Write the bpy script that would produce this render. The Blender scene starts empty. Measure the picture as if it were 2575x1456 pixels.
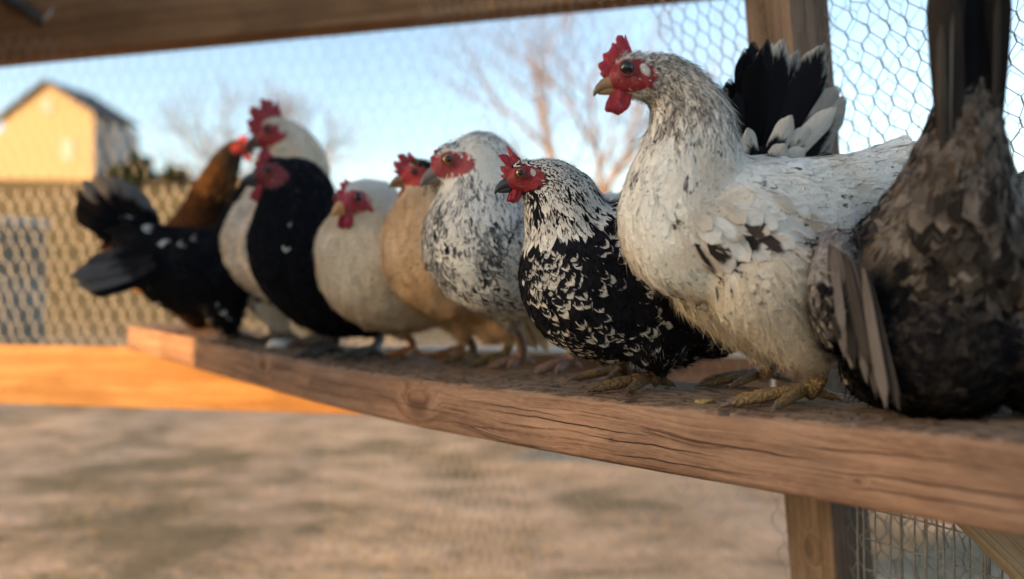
import bpy, bmesh, math, random
import numpy as np
from mathutils import Vector, Matrix, noise as mnoise
from mathutils.bvhtree import BVHTree

random.seed(7)
RNG = np.random.default_rng(11)
R = math.radians
scene = bpy.context.scene
COL = scene.collection

# ------------------------------------------------------------------ camera
CAM_Z = 1.0
FPX, CX, CY = 1900.0, 1287.5, 728.0          # focal length and centre, in units of a 2575 px wide frame
cam = bpy.data.cameras.new('camera')
cam_ob = bpy.data.objects.new('camera', cam)
COL.objects.link(cam_ob)
cam_ob.location = (0, 0, CAM_Z)
cam_ob.rotation_euler = (R(90), 0, 0)
cam.sensor_width = 36.0
cam.lens = FPX / 2575.0 * 36.0
cam.clip_start = 0.02
cam.clip_end = 3000
cam.dof.use_dof = True
cam.dof.focus_distance = 1.03
cam.dof.aperture_fstop = 1.45
scene.camera = cam_ob

# ------------------------------------------------------------------ sky, sun, exposure
SUN_DIR = Vector((0.85, 0.53, 0)).normalized()      # horizontal travel direction of the sunlight
SUN_EL = R(11)
world = bpy.data.worlds.new('World')
scene.world = world
world.use_nodes = True
wnt = world.node_tree
bg = wnt.nodes['Background']
sky = wnt.nodes.new('ShaderNodeTexSky')
sky.sky_type = 'NISHITA'
sky.sun_disc = False
sky.sun_elevation = SUN_EL
sky.sun_rotation = math.atan2(-SUN_DIR.x, -SUN_DIR.y)
sky.altitude = 300
sky.air_density = 1.0
sky.dust_density = 2.0
sky.ozone_density = 0.8
wnt.links.new(sky.outputs[0], bg.inputs[0])
bg.inputs[1].default_value = 0.15

sun = bpy.data.lights.new('sun', 'SUN')
sun.energy = 3.3
sun.angle = R(0.5)
sun.color = (1.0, 0.55, 0.21)
sun_ob = bpy.data.objects.new('sun', sun)
COL.objects.link(sun_ob)
sd = Vector((SUN_DIR.x * math.cos(SUN_EL), SUN_DIR.y * math.cos(SUN_EL), -math.sin(SUN_EL)))
sun_ob.rotation_euler = sd.to_track_quat('-Z', 'Y').to_euler()
sun_ob.location = (-6, -4, 8)

scene.view_settings.view_transform = 'Standard'
scene.view_settings.look = 'None'
scene.view_settings.gamma = 1.0
scene.view_settings.exposure = 1.50
scene.render.engine = 'CYCLES'
scene.cycles.use_denoising = True
scene.cycles.max_bounces = 6
scene.cycles.diffuse_bounces = 3
scene.cycles.glossy_bounces = 2
scene.cycles.transparent_max_bounces = 14
scene.cycles.caustics_reflective = False
scene.cycles.caustics_refractive = False


# ------------------------------------------------------------------ small helpers
def lin(r, g, b):
    f = lambda c: (c / 255 / 12.92) if c / 255 <= 0.04045 else ((c / 255 + 0.055) / 1.055) ** 2.4
    return np.array([f(r), f(g), f(b)])


def ray(px, py):
    return Vector(((px - CX) / FPX, 1.0, (CY - py) / FPX))


def at(px, py, D):
    r = ray(px, py)
    return Vector((r.x * D, D, CAM_Z + r.z * D))


def link(o, parent=None):
    COL.objects.link(o)
    if parent is not None:
        o.parent = parent
    return o


def mesh_from(name, verts, faces, mats=(), smooth=True, attrs=None, fmat=None):
    """verts (n,3) array, faces (m,3|4) array or list; attrs name -> (n,4) point colours"""
    me = bpy.data.meshes.new(name)
    verts = np.asarray(verts, dtype=np.float32)
    if isinstance(faces, np.ndarray):
        k = faces.shape[1]
        me.vertices.add(len(verts))
        me.vertices.foreach_set('co', verts.ravel())
        me.loops.add(faces.size)
        me.loops.foreach_set('vertex_index', faces.astype(np.int32).ravel())
        me.polygons.add(len(faces))
        me.polygons.foreach_set('loop_start', np.arange(0, faces.size, k, dtype=np.int32))
        me.polygons.foreach_set('loop_total', np.full(len(faces), k, dtype=np.int32))
        me.update(calc_edges=True)
    else:
        me.from_pydata([tuple(map(float, v)) for v in verts], [], [tuple(int(i) for i in f) for f in faces])
        me.update()
    me.polygons.foreach_set('use_smooth', np.full(len(me.polygons), smooth, dtype=bool))
    for m in mats:
        me.materials.append(m)
    if fmat is not None:
        me.polygons.foreach_set('material_index', np.asarray(fmat, dtype=np.int32))
    for k, a in (attrs or {}).items():
        at_ = me.attributes.new(k, 'FLOAT_COLOR', 'POINT')
        at_.data.foreach_set('color', np.asarray(a, dtype=np.float32).ravel())
    return me


def obj(name, me, parent=None, **props):
    o = bpy.data.objects.new(name, me)
    link(o, parent)
    for k, v in props.items():
        o[k] = v
    return o


def tube(points, radii, sides=8, cap=True, squash=None):
    """tapered tube along points; returns verts, faces(list)"""
    P = [Vector(p) for p in points]
    vs, fs = [], []
    up = Vector((0, 0, 1))
    prev = None
    for i, p in enumerate(P):
        t = (P[min(i + 1, len(P) - 1)] - P[max(i - 1, 0)]).normalized()
        a = prev if prev is not None else (up.cross(t) if abs(t.z) < 0.95 else Vector((1, 0, 0)).cross(t))
        a = (a - t * a.dot(t)).normalized()
        prev = a
        b = t.cross(a)
        for k in range(sides):
            an = 2 * math.pi * k / sides
            r = radii[i]
            vs.append(p + a * (math.cos(an) * r) + b * (math.sin(an) * r * (squash or 1)))
    for i in range(len(P) - 1):
        for k in range(sides):
            k2 = (k + 1) % sides
            fs.append((i * sides + k, i * sides + k2, (i + 1) * sides + k2, (i + 1) * sides + k))
    if cap:
        fs.append(tuple(range(sides))[::-1])
        fs.append(tuple((len(P) - 1) * sides + k for k in range(sides)))
    return vs, fs


class MB:
    """collects pieces into one mesh"""
    def __init__(self):
        self.v, self.f, self.c, self.m = [], [], [], []

    def add(self, vs, fs, col=None, mat=0):
        o = len(self.v)
        self.v += [tuple(v) for v in vs]
        self.f += [tuple(i + o for i in f) for f in fs]
        self.m += [mat] * len(fs)
        if col is not None:
            if np.ndim(col[0]) == 0:
                self.c += [tuple(col)] * len(vs)
            else:
                self.c += [tuple(c) for c in col]

    def mesh(self, name, mats, smooth=True, attr=None):
        a = None
        if self.c and attr:
            c = np.array(self.c)
            if c.shape[1] == 3:
                c = np.hstack([c, np.ones((len(c), 1))])
            a = {attr: c}
        return mesh_from(name, np.array(self.v), self.f, mats, smooth, a, self.m)


# ------------------------------------------------------------------ materials
class NT:
    def __init__(self, name):
        self.mat = bpy.data.materials.new(name)
        self.mat.use_nodes = True
        self.t = self.mat.node_tree
        self.b = self.t.nodes['Principled BSDF']
        self.out = self.t.nodes['Material Output']

    def n(self, typ, **kw):
        nd = self.t.nodes.new(typ)
        for k, v in kw.items():
            if k.startswith('i_'):
                key = k[2:]
                key = int(key) if key.isdigit() else key.replace('_', ' ')
                self.set(nd.inputs[key], v)
            else:
                setattr(nd, k, v)
        return nd

    def set(self, inp, v):
        if isinstance(v, bpy.types.NodeSocket):
            self.t.links.new(v, inp)
        else:
            if hasattr(inp, 'default_value') and isinstance(v, (tuple, list, np.ndarray)) and len(v) == 3 and inp.type == 'RGBA':
                v = (*v, 1)
            inp.default_value = v

    def math(self, op, a, b=None, c=None, clamp=False):
        nd = self.n('ShaderNodeMath', operation=op, use_clamp=clamp)
        self.set(nd.inputs[0], a)
        if b is not None:
            self.set(nd.inputs[1], b)
        if c is not None:
            self.set(nd.inputs[2], c)
        return nd.outputs[0]

    def mix(self, f, a, b, typ='MIX'):
        nd = self.n('ShaderNodeMix', data_type='RGBA', blend_type=typ)
        self.set(nd.inputs[0], f)
        self.set(nd.inputs[6], a)
        self.set(nd.inputs[7], b)
        return nd.outputs[2]

    def ramp(self, f, stops):
        nd = self.n('ShaderNodeValToRGB')
        self.set(nd.inputs[0], f)
        el = nd.color_ramp.elements
        while len(el) < len(stops):
            el.new(0.5)
        for e, (p, c) in zip(el, stops):
            e.position = p
            c = (c, c, c) if np.ndim(c) == 0 else c
            e.color = (*[float(x) for x in c], 1)
        return nd.outputs[0]

    def noise(self, vec, scale, detail=4, rough=0.55, dist=0.0):
        nd = self.n('ShaderNodeTexNoise', i_Scale=scale, i_Detail=detail, i_Roughness=rough, i_Distortion=dist)
        if vec is not None:
            self.set(nd.inputs['Vector'], vec)
        return nd.outputs[0]

    def mapping(self, vec, scale=(1, 1, 1), loc=(0, 0, 0)):
        nd = self.n('ShaderNodeMapping')
        self.set(nd.inputs[0], vec)
        nd.inputs['Scale'].default_value = scale
        nd.inputs['Location'].default_value = loc
        return nd.outputs[0]

    def smooth(self, x, lo, hi):
        nd = self.n('ShaderNodeMapRange', interpolation_type='SMOOTHSTEP')
        self.set(nd.inputs[0], x)
        self.set(nd.inputs[1], lo)
        self.set(nd.inputs[2], hi)
        return nd.outputs[0]

    def bump(self, h, strength=0.3, dist=0.002):
        nd = self.n('ShaderNodeBump')
        self.set(nd.inputs['Height'], h)
        nd.inputs['Strength'].default_value = strength
        nd.inputs['Distance'].default_value = dist
        self.t.links.new(nd.outputs[0], self.b.inputs['Normal'])

    def base(self, c):
        self.set(self.b.inputs['Base Color'], c)

    def rough(self, r):
        self.set(self.b.inputs['Roughness'], r)

    def spec(self, s):
        self.b.inputs['Specular IOR Level'].default_value = s


def wood_mat(name, light, mid, dark, grain=1.0, knots=(), crack=0.5, rough=0.75, bump=0.5, dirt_top=0.0, checks=()):
    m = NT(name)
    co = m.n('ShaderNodeTexCoord').outputs['Object']
    sep = m.n('ShaderNodeSeparateXYZ')
    m.set(sep.inputs[0], co)
    X, Y, Z = sep.outputs
    # slow warp of the grain, plus the swirl round each knot
    warp = m.noise(m.mapping(co, (1.3 * grain, 7, 7)), 1.0, 3)
    g = m.math('MULTIPLY', warp, 0.09)
    kn_mask = None
    for (kx, kz, kr) in knots:
        dx = m.math('MULTIPLY', m.math('SUBTRACT', X, kx), 0.62)
        dz = m.math('SUBTRACT', Z, kz)
        d2 = m.math('ADD', m.math('MULTIPLY', dx, dx), m.math('MULTIPLY', dz, dz))
        d = m.math('SQRT', d2)
        near = m.math('SUBTRACT', 1.0, m.smooth(d, kr * 0.4, kr * 2.6))
        g = m.math('ADD', g, m.math('MULTIPLY', near, 0.045))
        core = m.math('SUBTRACT', 1.0, m.smooth(m.math('ADD', d, m.math('MULTIPLY', m.math('SUBTRACT', warp, 0.5), kr)), kr * 0.55, kr * 1.25))
        kn_mask = core if kn_mask is None else m.math('MAXIMUM', kn_mask, core)
    comb = m.n('ShaderNodeCombineXYZ')
    m.set(comb.inputs[0], m.math('MULTIPLY', X, 0.9 * grain))
    m.set(comb.inputs[1], m.math('MULTIPLY', Y, 20))
    m.set(comb.inputs[2], m.math('MULTIPLY', m.math('ADD', Z, g), 26))
    gv = comb.outputs[0]
    g1 = m.noise(gv, 1.6, 6, 0.6)
    g2 = m.noise(m.mapping(gv, (2.2, 6, 6)), 2.2, 5, 0.65)
    fleck = m.noise(m.mapping(co, (55, 260, 260)), 1.0, 4, 0.7)
    c = m.ramp(g1, [(0.30, dark), (0.46, mid), (0.68, light)])
    c = m.mix(m.math('MULTIPLY', m.smooth(g2, 0.46, 0.66), 0.70), c, dark)
    c = m.mix(m.math('MULTIPLY', m.smooth(fleck, 0.42, 0.75), 0.35), c, tuple(np.array(light) * 1.25))
    blot = m.noise(m.mapping(co, (5, 9, 9)), 1.0, 4)
    c = m.mix(m.math('MULTIPLY', m.smooth(blot, 0.42, 0.68), 0.60), c, tuple(np.array(mid) * 0.62))
    # drying checks along the grain
    ck = m.noise(m.mapping(gv, (0.55, 2.4, 2.4), (3.1, 0.7, 1.9)), 2.4, 2, 0.4)
    line = m.math('SUBTRACT', 1.0, m.smooth(m.math('ABSOLUTE', m.math('SUBTRACT', ck, 0.5)), 0.0, 0.03))
    part = m.smooth(m.noise(m.mapping(co, (2.2, 22, 22), (5, 2, 8)), 1.0, 2), 0.50, 0.60)
    crackm = m.math('MULTIPLY', m.math('MULTIPLY', line, part), crack)
    if checks:
        wobx = m.noise(m.mapping(co, (14, 0, 0)), 1.0, 3)
        wob = m.math('MULTIPLY', m.math('SUBTRACT', wobx, 0.5), 0.010)
        for (x0, z0, x1, z1, hw) in checks:
            zl = m.math('ADD', m.math('ADD', m.math('MULTIPLY', X, (z1 - z0) / (x1 - x0)), z0 - x0 * (z1 - z0) / (x1 - x0)), wob)
            dz = m.math('ABSOLUTE', m.math('SUBTRACT', Z, zl))
            tt = m.math('MULTIPLY', m.math('ABSOLUTE', m.math('SUBTRACT', X, (x0 + x1) / 2)), 2 / (x1 - x0))
            wid = m.math('MULTIPLY', m.math('SUBTRACT', 1.0, m.math('POWER', tt, 2.0), clamp=True), hw)
            ln = m.math('MULTIPLY', m.smooth(m.math('SUBTRACT', wid, dz), -0.0002, 0.0006), m.math('LESS_THAN', tt, 1.0))
            crackm = m.math('MAXIMUM', crackm, m.math('MULTIPLY', ln, 0.8))
    c = m.mix(crackm, c, tuple(np.array(dark) * 0.22))
    if kn_mask is not None:
        c = m.mix(m.math('MULTIPLY', kn_mask, 0.55), c, tuple(np.array(dark) * 0.75))
    if dirt_top:
        geo = m.n('ShaderNodeNewGeometry')
        sp2 = m.n('ShaderNodeSeparateXYZ')
        m.set(sp2.inputs[0], geo.outputs['Normal'])
        top = m.smooth(sp2.outputs[2], 0.55, 0.95)
        dn = m.noise(m.mapping(co, (40, 60, 60)), 1.0, 5, 0.65)
        dcol = m.mix(m.smooth(dn, 0.44, 0.62), tuple(lin(152, 126, 102)), tuple(lin(92, 70, 54)))
        spl = m.smooth(m.noise(m.mapping(co, (26, 34, 34), (2, 5, 1)), 1.0, 4, 0.7), 0.60, 0.68)
        dcol = m.mix(m.math('MULTIPLY', spl, 0.6), dcol, tuple(lin(168, 160, 146)))
        cake = m.smooth(m.noise(m.mapping(co, (15, 30, 30), (7, 1, 4)), 1.0, 5, 0.7), 0.54, 0.62)
        dcol = m.mix(m.math('MULTIPLY', cake, 0.7), dcol, tuple(lin(70, 58, 48)))
        c = m.mix(m.math('MULTIPLY', top, dirt_top), c, dcol)
    m.base(c)
    m.rough(rough)
    m.spec(0.10)
    h = m.math('SUBTRACT', m.math('ADD', m.math('MULTIPLY', g2, 0.5), m.math('MULTIPLY', fleck, 0.4)), m.math('MULTIPLY', crackm, 1.4))
    m.bump(h, bump, 0.003)
    return m.mat


MAT = {}
_rk = random.Random(5)


def _sag(x):
    return float(np.interp(x / 2.625, [-0.35, 0.0, 0.114, 0.268, 0.367, 0.491, 0.66, 0.80, 1.0],
                           [0.0136, 0, -0.0109, -0.0219, -0.0274, -0.0254, -0.0134, -0.0024, 0.0116]))


_checks = []
for (x0, x1, d0, d1, hw) in ((0.55, 0.80, 0.030, 0.022, 0.0010), (0.40, 0.74, 0.040, 0.034, 0.0013), (0.30, 0.52, 0.052, 0.050, 0.0013),
                             (0.18, 0.36, 0.042, 0.036, 0.0011), (0.02, 0.22, 0.024, 0.028, 0.0011), (-0.12, 0.20, 0.046, 0.050, 0.0014),
                             (-0.05, 0.16, 0.060, 0.064, 0.0011), (0.24, 0.50, 0.068, 0.070, 0.0010), (0.66, 0.90, 0.062, 0.066, 0.0010),
                             (0.98, 1.30, 0.030, 0.034, 0.0012), (1.05, 1.45, 0.055, 0.060, 0.0012), (0.80, 1.00, 0.050, 0.047, 0.0010), (-0.3, 0.02, 0.070, 0.073, 0.0012)):
    _checks.append((x0, _sag(x0) - d0, x1, _sag(x1) - d1, hw * 0.85))
MAT['plank'] = wood_mat('plank_wood', lin(174, 141, 118), lin(143, 111, 90), lin(90, 66, 53), grain=1.0,
                        knots=((0.916, -0.074, 0.020), (0.145, -0.062, 0.0035), (0.47, -0.066, 0.003), (1.55, -0.05, 0.014)), crack=0.6, bump=0.9, dirt_top=0.85, checks=_checks)
MAT['rail'] = wood_mat('rail_wood', lin(186, 148, 100), lin(170, 128, 82), lin(132, 94, 58), grain=0.7, crack=0.3)
MAT['backrail'] = wood_mat('back_rail_wood', lin(178, 146, 122), lin(160, 126, 102), lin(122, 90, 70), grain=0.7, crack=0.35)
MAT['beam'] = wood_mat('beam_wood', lin(158, 122, 90), lin(142, 106, 76), lin(106, 76, 52), grain=0.5, crack=0.3)
MAT['post'] = wood_mat('post_wood', lin(136, 116, 100), lin(112, 94, 80), lin(78, 64, 52), grain=0.6, crack=0.5,
                       knots=((0.52, 0.0, 0.012),))
MAT['brace'] = wood_mat('brace_wood', lin(158, 146, 128), lin(140, 126, 108), lin(112, 98, 82), grain=0.5, crack=0.5)


def simple(name, col, rough=0.7, metal=0.0, nscale=30, var=0.25, spec=0.3, bump=0.2):
    m = NT(name)
    co = m.n('ShaderNodeTexCoord').outputs['Object']
    nz = m.noise(co, nscale, 5, 0.6)
    c = np.array(col)
    m.base(m.ramp(nz, [(0.25, tuple(c * (1 - var))), (0.75, tuple(np.minimum(c * (1 + var), 1)))]))
    m.rough(rough)
    m.b.inputs['Metallic'].default_value = metal
    m.spec(spec)
    if bump:
        m.bump(nz, bump, 0.002)
    return m.mat


MAT['wire'] = simple('galvanised_wire', (0.62, 0.60, 0.56), 0.55, 0.35, 60, 0.3)
MAT['wire_dark'] = simple('weathered_wire', (0.20, 0.20, 0.20), 0.5, 0.4, 60, 0.3)
MAT['steel'] = simple('grey_steel', (0.55, 0.58, 0.60), 0.5, 0.2, 40, 0.2)
MAT['dark_steel'] = simple('dark_bolt', (0.06, 0.055, 0.05), 0.55, 0.5, 60, 0.3)
MAT['bark'] = simple('bark', tuple(lin(128, 108, 92)), 0.9, 0, 6, 0.35)
MAT['bark_grey'] = simple('grey_bark', tuple(lin(128, 112, 100)), 0.9, 0, 6, 0.35)
MAT['siding'] = simple('cream_siding', (0.33, 0.26, 0.155), 0.75, 0, 3, 0.06)
MAT['white_trim'] = simple('white_trim', (0.74, 0.74, 0.72), 0.5, 0, 20, 0.08)  # for the white batten and the strip that paints in sky glare
MAT['grey_wall'] = simple('grey_side', (0.36, 0.36, 0.36), 0.75, 0, 3, 0.06)
MAT['shingle'] = simple('roof_shingle', (0.09, 0.085, 0.085), 0.9, 0, 5, 0.3)
MAT['glass'] = simple('window_glass', (0.05, 0.06, 0.07), 0.1, 0, 2, 0.1, 0.6, 0)
MAT['shrub'] = simple('shrub_leaf', (0.035, 0.045, 0.02), 0.8, 0, 8, 0.5)
MAT['plywood'] = wood_mat('panel_wood', lin(150, 118, 86), lin(136, 104, 74), lin(104, 76, 52), grain=0.4, crack=0.3)
MAT['barn'] = simple('barn_boards', (0.22, 0.16, 0.12), 0.85, 0, 4, 0.25)
MAT['tank'] = simple('galvanised_tank', (0.17, 0.165, 0.14), 0.7, 0.0, 4, 0.2)
MAT['dung'] = simple('dried_dropping', tuple(lin(92, 76, 62)), 0.95, 0, 120, 0.5, bump=0.8)
MAT['dung_yellow'] = simple('yellowish_crumb', tuple(lin(150, 132, 84)), 0.95, 0, 200, 0.5, bump=0.8)
MAT['dung_pale'] = simple('pale_dropping', (0.55, 0.54, 0.52), 0.9, 0, 120, 0.3, bump=0.8)


def ground_mat():
    m = NT('dry_dirt_and_grass')
    co = m.n('ShaderNodeTexCoord').outputs['Object']
    big = m.noise(co, 0.8, 5, 0.6)
    med = m.noise(m.mapping(co, (2.2, 4.6, 1)), 1.0, 6, 0.65)
    fine = m.noise(co, 22, 5, 0.7)
    c = m.ramp(med, [(0.30, tuple(lin(96, 88, 72))), (0.42, tuple(lin(150, 134, 112))), (0.58, tuple(lin(178, 158, 136))), (0.78, tuple(lin(194, 178, 156)))])
    c = m.mix(m.math('MULTIPLY', m.smooth(big, 0.48, 0.60), 0.75), c, tuple(lin(98, 92, 70)))
    c = m.mix(m.math('MULTIPLY', m.smooth(fine, 0.5, 0.7), 0.5), c, tuple(lin(108, 90, 70)))
    # dry grass farther off
    sp = m.n('ShaderNodeSeparateXYZ')
    m.set(sp.inputs[0], co)
    far = m.smooth(sp.outputs[1], 9.0, 20.0)
    fcol = m.ramp(m.noise(m.mapping(co, (0.12, 0.3, 0.3)), 1.0, 6, 0.65),
                  [(0.3, tuple(lin(82, 78, 48))), (0.5, tuple(lin(112, 96, 64))), (0.7, tuple(lin(124, 106, 74)))])
    c = m.mix(far, c, fcol)
    m.base(c)
    m.rough(0.95)
    m.spec(0.1)
    m.bump(m.math('ADD', med, m.math('MULTIPLY', fine, 0.4)), 0.6, 0.05)
    return m.mat


MAT['ground'] = ground_mat()


def feather_mat():
    """every feather carries its own two colours (ca, cb), a boundary (ca alpha) and its u,v (fuv)"""
    m = NT('feather')
    a = m.n('ShaderNodeAttribute', attribute_name='ca')
    b = m.n('ShaderNodeAttribute', attribute_name='cb')
    f = m.n('ShaderNodeAttribute', attribute_name='fuv')
    sp = m.n('ShaderNodeSeparateXYZ')
    m.set(sp.inputs[0], f.outputs['Vector'])
    u, v, rnd = sp.outputs
    au = m.math('ABSOLUTE', u)
    barb = m.math('SUBTRACT', v, m.math('MULTIPLY', au, 0.22))
    cv = m.n('ShaderNodeCombineXYZ')
    m.set(cv.inputs[0], m.math('MULTIPLY', barb, 26))
    m.set(cv.inputs[1], m.math('MULTIPLY', u, 1.1))
    m.set(cv.inputs[2], m.math('MULTIPLY', rnd, 57))
    bn = m.noise(cv.outputs[0], 1.0, 3, 0.6)
    slow = m.noise(m.mapping(cv.outputs[0], (0.12, 0.9, 1)), 1.6, 2)
    pos = m.math('ADD', v, m.math('MULTIPLY', m.math('SUBTRACT', bn, 0.5), 0.20))
    pos = m.math('ADD', pos, m.math('MULTIPLY', m.math('SUBTRACT', slow, 0.5), 0.30))
    pos = m.math('ADD', pos, m.math('MULTIPLY', m.math('MULTIPLY', au, au), 0.13))
    thr = a.outputs['Alpha']
    mask = m.smooth(m.math('SUBTRACT', pos, thr), -0.085, 0.085)
    c = m.mix(mask, a.outputs['Color'], b.outputs['Color'])
    shade = m.math('ADD', 0.72, m.math('MULTIPLY', bn, 0.56))
    sv = m.n('ShaderNodeCombineColor')
    for i in range(3):
        m.set(sv.inputs[i], shade)
    c = m.mix(1.0, c, sv.outputs[0], 'MULTIPLY')
    shaft = m.math('MULTIPLY', m.math('SUBTRACT', 1.0, m.smooth(au, 0.03, 0.10)), 0.20)
    c = m.mix(shaft, c, m.mix(1.0, c, (0.62, 0.58, 0.52), 'MULTIPLY'))
    m.base(c)
    m.rough(0.75)
    m.spec(0.06)
    m.bump(bn, 0.30, 0.0015)
    cn = m.n('ShaderNodeAttribute', attribute_name='coat')
    vt = m.n('ShaderNodeVectorTransform', vector_type='VECTOR', convert_from='OBJECT', convert_to='WORLD')
    m.set(vt.inputs[0], cn.outputs['Vector'])
    geo = m.n('ShaderNodeNewGeometry')
    s1 = m.n('ShaderNodeVectorMath', operation='SCALE')
    m.set(s1.inputs[0], vt.outputs[0])
    s1.inputs['Scale'].default_value = 0.5
    s2 = m.n('ShaderNodeVectorMath', operation='ADD')
    m.set(s2.inputs[0], s1.outputs[0])
    m.set(s2.inputs[1], geo.outputs['Normal'])
    s3 = m.n('ShaderNodeVectorMath', operation='NORMALIZE')
    m.set(s3.inputs[0], s2.outputs[0])
    bnode = [x for x in m.t.nodes if x.type == 'BUMP'][0]
    m.t.links.new(s3.outputs[0], bnode.inputs['Normal'])
    # open, frayed barbs at the rim of each feather
    rim = m.math('MAXIMUM', m.math('ADD', v, m.math('MULTIPLY', m.math('SUBTRACT', bn, 0.5), 0.30)), m.math('ADD', m.math('MULTIPLY', au, 0.92), m.math('MULTIPLY', m.math('SUBTRACT', bn, 0.5), 0.35)))
    cl_ = m.n('ShaderNodeVectorMath', operation='LENGTH')
    m.set(cl_.inputs[0], cn.outputs['Vector'])
    soft = m.math('ADD', m.math('MULTIPLY', m.smooth(rim, 0.84, 1.04), cl_.outputs['Value'], clamp=True), m.math('MULTIPLY', m.smooth(rim, 0.965, 1.06), m.math('SUBTRACT', 1.0, cl_.outputs['Value'], clamp=True)))
    al = m.math('SUBTRACT', 1.0, m.math('MULTIPLY', soft, 0.85))
    m.set(m.b.inputs['Alpha'], al)
    tr = m.n('ShaderNodeBsdfTranslucent')
    m.set(tr.inputs[0], c)
    mx = m.n('ShaderNodeMixShader')
    m.set(mx.inputs[0], m.math('MULTIPLY', al, 0.18))
    m.t.links.new(m.b.outputs[0], mx.inputs[1])
    m.t.links.new(tr.outputs[0], mx.inputs[2])
    m.t.links.new(mx.outputs[0], m.out.inputs[0])
    return m.mat


MAT['feather'] = feather_mat()


def skin_mat():
    m = NT('bird_skin')
    a = m.n('ShaderNodeAttribute', attribute_name='skin')
    co = m.n('ShaderNodeTexCoord').outputs['Object']
    nz = m.noise(co, 330, 4, 0.7)
    nb = m.noise(co, 90, 3, 0.6)
    c = m.mix(m.math('MULTIPLY', m.smooth(nz, 0.42, 0.70), m.math('MULTIPLY', a.outputs['Alpha'], 0.65)), a.outputs['Color'], m.mix(1.0, a.outputs['Color'], (0.35, 0.3, 0.3), 'MULTIPLY'))
    c = m.mix(m.math('MULTIPLY', m.smooth(nb, 0.50, 0.75), m.math('MULTIPLY', a.outputs['Alpha'], 0.25)), c, m.mix(0.5, a.outputs['Color'], (0.75, 0.55, 0.5)))
    m.base(c)
    m.rough(0.55)
    m.spec(0.35)
    m.b.inputs['Subsurface Weight'].default_value = 0.0
    m.bump(m.math('MULTIPLY', m.math('ADD', nz, m.math('MULTIPLY', nb, 0.6)), a.outputs['Alpha']), 0.7, 0.0022)
    return m.mat


MAT['skin'] = skin_mat()


def leg_mat():
    m = NT('leg_scale')
    a = m.n('ShaderNodeAttribute', attribute_name='skin')
    co = m.n('ShaderNodeTexCoord').outputs['Object']
    vor = m.n('ShaderNodeTexVoronoi', i_Scale=230.0)
    m.set(vor.inputs['Vector'], co)
    nz = m.noise(co, 140, 4, 0.7)
    edge = m.smooth(vor.outputs['Distance'], 0.25, 0.75)
    c = m.mix(m.math('MULTIPLY', edge, 0.6), a.outputs['Color'], m.mix(1.0, a.outputs['Color'], (0.35, 0.32, 0.3), 'MULTIPLY'))
    c = m.mix(m.math('MULTIPLY', m.smooth(nz, 0.5, 0.72), 0.45), c, (0.10, 0.075, 0.05))
    m.base(c)
    m.rough(0.5)
    m.spec(0.4)
    m.bump(m.math('SUBTRACT', nz, edge), 0.8, 0.002)
    return m.mat


MAT['leg'] = leg_mat()


def eye_mat():
    m = NT('wet_eye')
    a = m.n('ShaderNodeAttribute', attribute_name='skin')
    m.base(a.outputs['Color'])
    m.rough(0.06)
    m.spec(0.6)
    return m.mat


MAT['eye'] = eye_mat()


def horn_mat():
    m = NT('beak_horn')
    a = m.n('ShaderNodeAttribute', attribute_name='skin')
    co = m.n('ShaderNodeTexCoord').outputs['Object']
    nz = m.noise(m.mapping(co, (120, 240, 240)), 1.0, 4)
    m.base(m.mix(m.math('MULTIPLY', m.smooth(nz, 0.4, 0.75), 0.4), a.outputs['Color'], m.mix(1.0, a.outputs['Color'], (0.4, 0.35, 0.3), 'MULTIPLY')))
    m.rough(0.38)
    m.spec(0.45)
    m.bump(nz, 0.3, 0.001)
    return m.mat


MAT['horn'] = horn_mat()

# ------------------------------------------------------------------ terrain
def sstep(x, a, b):
    t = np.clip((x - a) / (b - a), 0, 1)
    return t * t * (3 - 2 * t)


def ground_z(x, y):
    az = x / np.maximum(y, 1.0)
    hill = sstep(y, 14, 75) * 11.5 * (1 - sstep(az, -0.40, -0.06))
    ridge = sstep(y, 70, 260) * 5.0
    return hill + ridge - 0.02


def build_ground():
    ys = np.concatenate([np.linspace(-60, 0, 16)[:-1], np.linspace(0, 16, 70)[:-1], 16 * 1.055 ** np.arange(0, 74)])
    xs = np.concatenate([-(10 * 1.09 ** np.arange(44, 0, -1)), np.linspace(-10, 10, 90), 10 * 1.09 ** np.arange(1, 45)])
    gx, gy = np.meshgrid(xs, ys)
    gz = ground_z(gx, gy)
    bumpy = np.array([mnoise.noise((x * 1.1, y * 1.1, 0)) * 0.035 + mnoise.noise((x * 0.2, y * 0.2, 4)) * 0.05 for x, y in zip(gx.ravel(), gy.ravel())]).reshape(gx.shape)
    gz = gz + bumpy
    V = np.stack([gx, gy, gz], -1).reshape(-1, 3)
    n, k = gx.shape
    idx = np.arange(n * k).reshape(n, k)
    F = np.stack([idx[:-1, :-1], idx[:-1, 1:], idx[1:, 1:], idx[1:, :-1]], -1).reshape(-1, 4)
    o = obj('ground', mesh_from('ground', V, F, [MAT['ground']]), kind='structure')
    return o


build_ground()

# ------------------------------------------------------------------ the perch plank
PL_A = Vector((0.4515, 0.666))                       # front top arris, near end of what the photo shows
PL_B = Vector((-1.323, 2.60))                        # far end
PL_D = (PL_B - PL_A).normalized()                    # along the plank, away
PL_LEN = (PL_B - PL_A).length
PL_N = Vector((-PL_D.y, PL_D.x))
if PL_N.y < 0:
    PL_N = -PL_N
PL_N = Vector((0.737, 0.676)).normalized() if PL_N.x < 0 else PL_N
PL_W, PL_T = 0.27, 0.086
_tk = np.array([-0.35, 0.0, 0.114, 0.268, 0.367, 0.491, 0.66, 0.80, 1.0])
_zk = np.array([-0.120, -0.1336, -0.1445, -0.1555, -0.1610, -0.1590, -0.147, -0.136, -0.122])


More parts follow.
